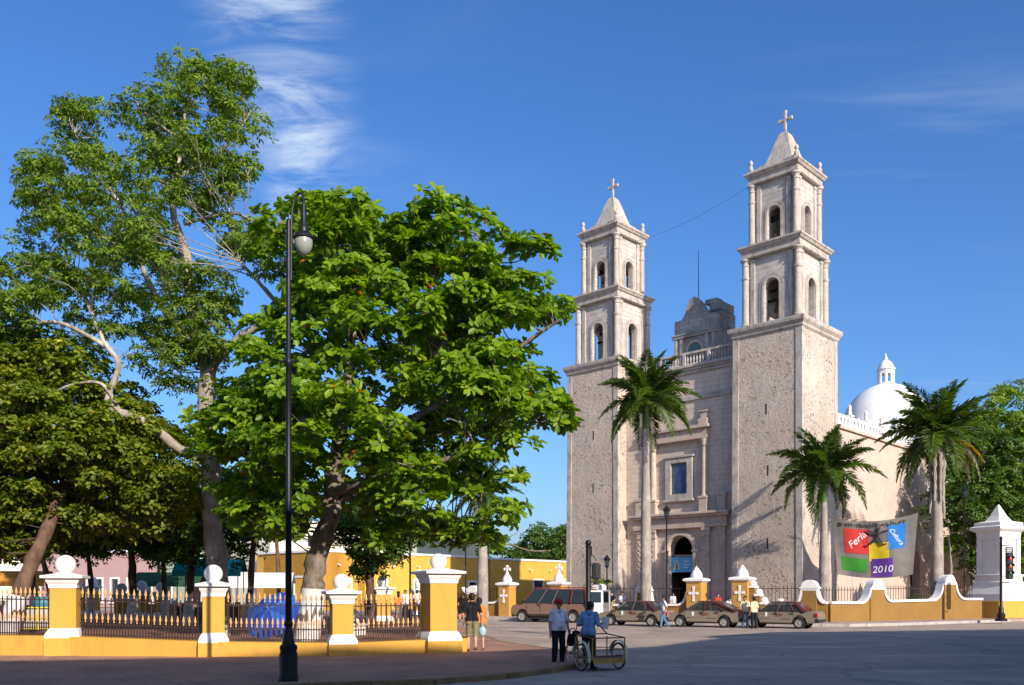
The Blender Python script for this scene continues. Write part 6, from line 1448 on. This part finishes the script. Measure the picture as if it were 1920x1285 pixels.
for pts, rr, mt, nm in (([(-.45, -.40, .29), (.45, -.40, .29), (.45, .40, .29), (-.45, .40, .29), (-.45, -.40, .29)], .018, frame_m, 'lower_frame'), ([(-.45, -.40, .29), (-.45, -.40, .80)], .016, frame_m, 'upright'), ([(.45, -.40, .29), (.45, -.40, .80)], .016, frame_m, 'upright'), ([(.45, .40, .29), (.45, .40, .80)], .016, frame_m, 'upright'), ([(-.45, .40, .29), (-.45, .40, .80)], .016, frame_m, 'upright'),
                        ([(-.45, -.40, .80), (.45, -.40, .80), (.45, .40, .86), (-.45, .40, .86), (-.45, -.40, .80)], .016, rust, 'top_rail'), ([(-.45, .40, .86), (-.40, .42, 1.10), (.20, .42, 1.12), (.45, .40, .86)], .016, rust, 'handle_hoop'), ([(-.45, -.40, .52), (.45, -.40, .52)], .009, rust, 'side_bar'), ([(.45, -.40, .52), (.45, .40, .52)], .009, rust, 'side_bar'), ([(-.45, .4, .52), (.45, .4, .52)], .009, rust, 'side_bar'),
                        ([(0, .40, .33), (0, 1.0, .34), (0, 1.35, .335)], .02, frame_m, 'main_tube'), ([(0, .42, .85), (0, .95, .40)], .018, frame_m, 'main_tube'), ([(0, 1.0, .34), (0, 1.12, .84)], .016, frame_m, 'seat_post'), ([(0, .2, .30), (0, .2, .80)], .016, frame_m, 'centre_post')):
    MB().tube(pts, rr, 8).build(nm, mt, tk, smooth=True)
MB().sphere((0, 1.14, .87), .10, .15, .05, 12, 8).build('saddle', black_f, tk, smooth=True)
MB().box(-.44, .44, -.415, -.405, .20, .28).build('front_board', frame_m, tk)
# ================================================================== things in the park
um = empty('parasol', at(505, 27.6, .3), 0, 'big blue parasol standing tilted on the ground behind the fence', 'parasol')
n = 10; ap = Vector((.10, .35, 1.25)); axd = Vector((-.25, -.75, .62)).normalized(); t1 = axd.orthogonal().normalized(); t2 = axd.cross(t1)
blue_c = fabric('blue_parasol_cloth', (.015, .06, .34), .2); blue_c2 = fabric('pale_blue_parasol_cloth', (.03, .11, .46), .2)
cen = Vector((.10, .0, .88))
for k in range(n):
    a0, a1 = 2*PI*k/n, 2*PI*(k+1)/n
    def rp(a, f, dr): return cen+axd*(.34*(1-f**1.6))+(t1*math.cos(a)+t2*math.sin(a))*f*.92-axd*dr
    m = MB(); rows = [0, .35, .7, 1.0]; vs = []
    for f in rows:
        for s in (0, .5, 1): a = a0+(a1-a0)*s; vs.append(rp(a, f*(1-.07*math.sin(PI*s)*f), .05*math.sin(PI*s)*f))
    for i in range(3):
        for j in range(2): m.add([vs[i*3+j], vs[i*3+j+1], vs[(i+1)*3+j+1], vs[(i+1)*3+j]], [(0, 1, 2, 3)])
    m.build('canopy_panel', blue_c if k % 2 else blue_c2, um, smooth=True)
    MB().tube([rp(a0, 0.02, .03), rp(a0, .5, .03), rp(a0, 1.0, .02)], .008, 5).build('rib', M['iron'], um)
MB().tube([cen+axd*.5, cen-axd*1.1], .02, 8).build('pole', rim_m, um)
ct = empty('market_cart', at(78, 31, .3), R(12), 'yellow framed handcart with pale sides beside the tall ball pillar', 'cart')
yel = pm('bright_yellow_tube', (.75, .60, .03), .15, 5, .5); grey_s = pm('grey_plastic_crate', (.40, .40, .36), .2, 5, .7)
MB().box(-.62, .62, -.33, .33, .38, 1.02).build('box', grey_s, ct, bevel=.03)
for x in (-.64, 0, .64): MB().bar((x, -.36, .3), (x, -.36, 1.08), .035).build('upright', yel, ct); MB().bar((x, .36, .3), (x, .36, 1.08), .035).build('upright', yel, ct)
for z in (.34, .7, 1.06):
    for y in (-.37, .37): MB().bar((-.66, y, z), (.66, y, z), .035).build('rail', yel, ct)
for x in (-.45, .45):
    for y in (-.3, .3):
        w = MB().lathe([(.17, -.03), (.18, 0), (.17, .03)], 16).build('wheel', tyre_m, ct, smooth=True); w.location = (x, y, .18); w.rotation_euler = (R(90), 0, 0)
br_ = empty('plastic_barrel', at(82, 31, 1.32), 0, 'teal blue plastic barrel standing on the yellow handcart', 'barrel')
MB().lathe([(.30, 0), (.33, .03), (.33, .16), (.345, .18), (.33, .2), (.32, .36), (.27, .40), (.02, .41)], 20).build('drum', pm('teal_plastic', (.05, .20, .26), .2, 4, .45), br_, smooth=True)
# market stalls with coloured awnings at the back of the park
def stall(px, Z, w, c, label, h=2.5):
    r = empty('market_stall', at(px, Z, .2), R(8), label, 'stall'); aw = fabric('awning_cloth', c)
    for sx in (-1, 1):
        for sy in (-1, 1): MB().tube([(sx*w, sy*1.0, 0), (sx*w, sy*1.0, h)], .03, 6).build('post', M['iron'], r)
    MB().add([(-w-.2, -1.3, h-.15), (w+.2, -1.3, h-.15), (w+.2, 0, h+.55), (-w-.2, 0, h+.55), (w+.2, 1.3, h-.15), (-w-.2, 1.3, h-.15), (-w-.2, -1.32, h-.45), (w+.2, -1.32, h-.45)], [(0, 1, 2, 3), (3, 2, 4, 5), (0, 6, 7, 1)]).build('awning', aw, r)
    MB().box(-w, w, -.9, -.2, 0, .85).build('counter', wood, r)
    for k in range(4): MB().box(-w+.2+k*w*.5, -w+.2+k*w*.5+.3, -.8, -.4, .85, 1.05+.1*(k % 3)).build('goods', [red_f, cream_f, blue_f, orange_f][k], r)
stall(396, 50, 1.6, (.02, .34, .31), 'turquoise market tent behind the thick pale trunk', 3.0)
stall(320, 62, 2.0, (.025, .07, .04), 'green market stall among the shaded park trees')
stall(492, 58, 1.8, (.7, .7, .68), 'white market tent behind the blue parasol', 2.4)
stall(30, 58, 2.0, (.7, .32, .06), 'orange market stall behind the leaning trunk')
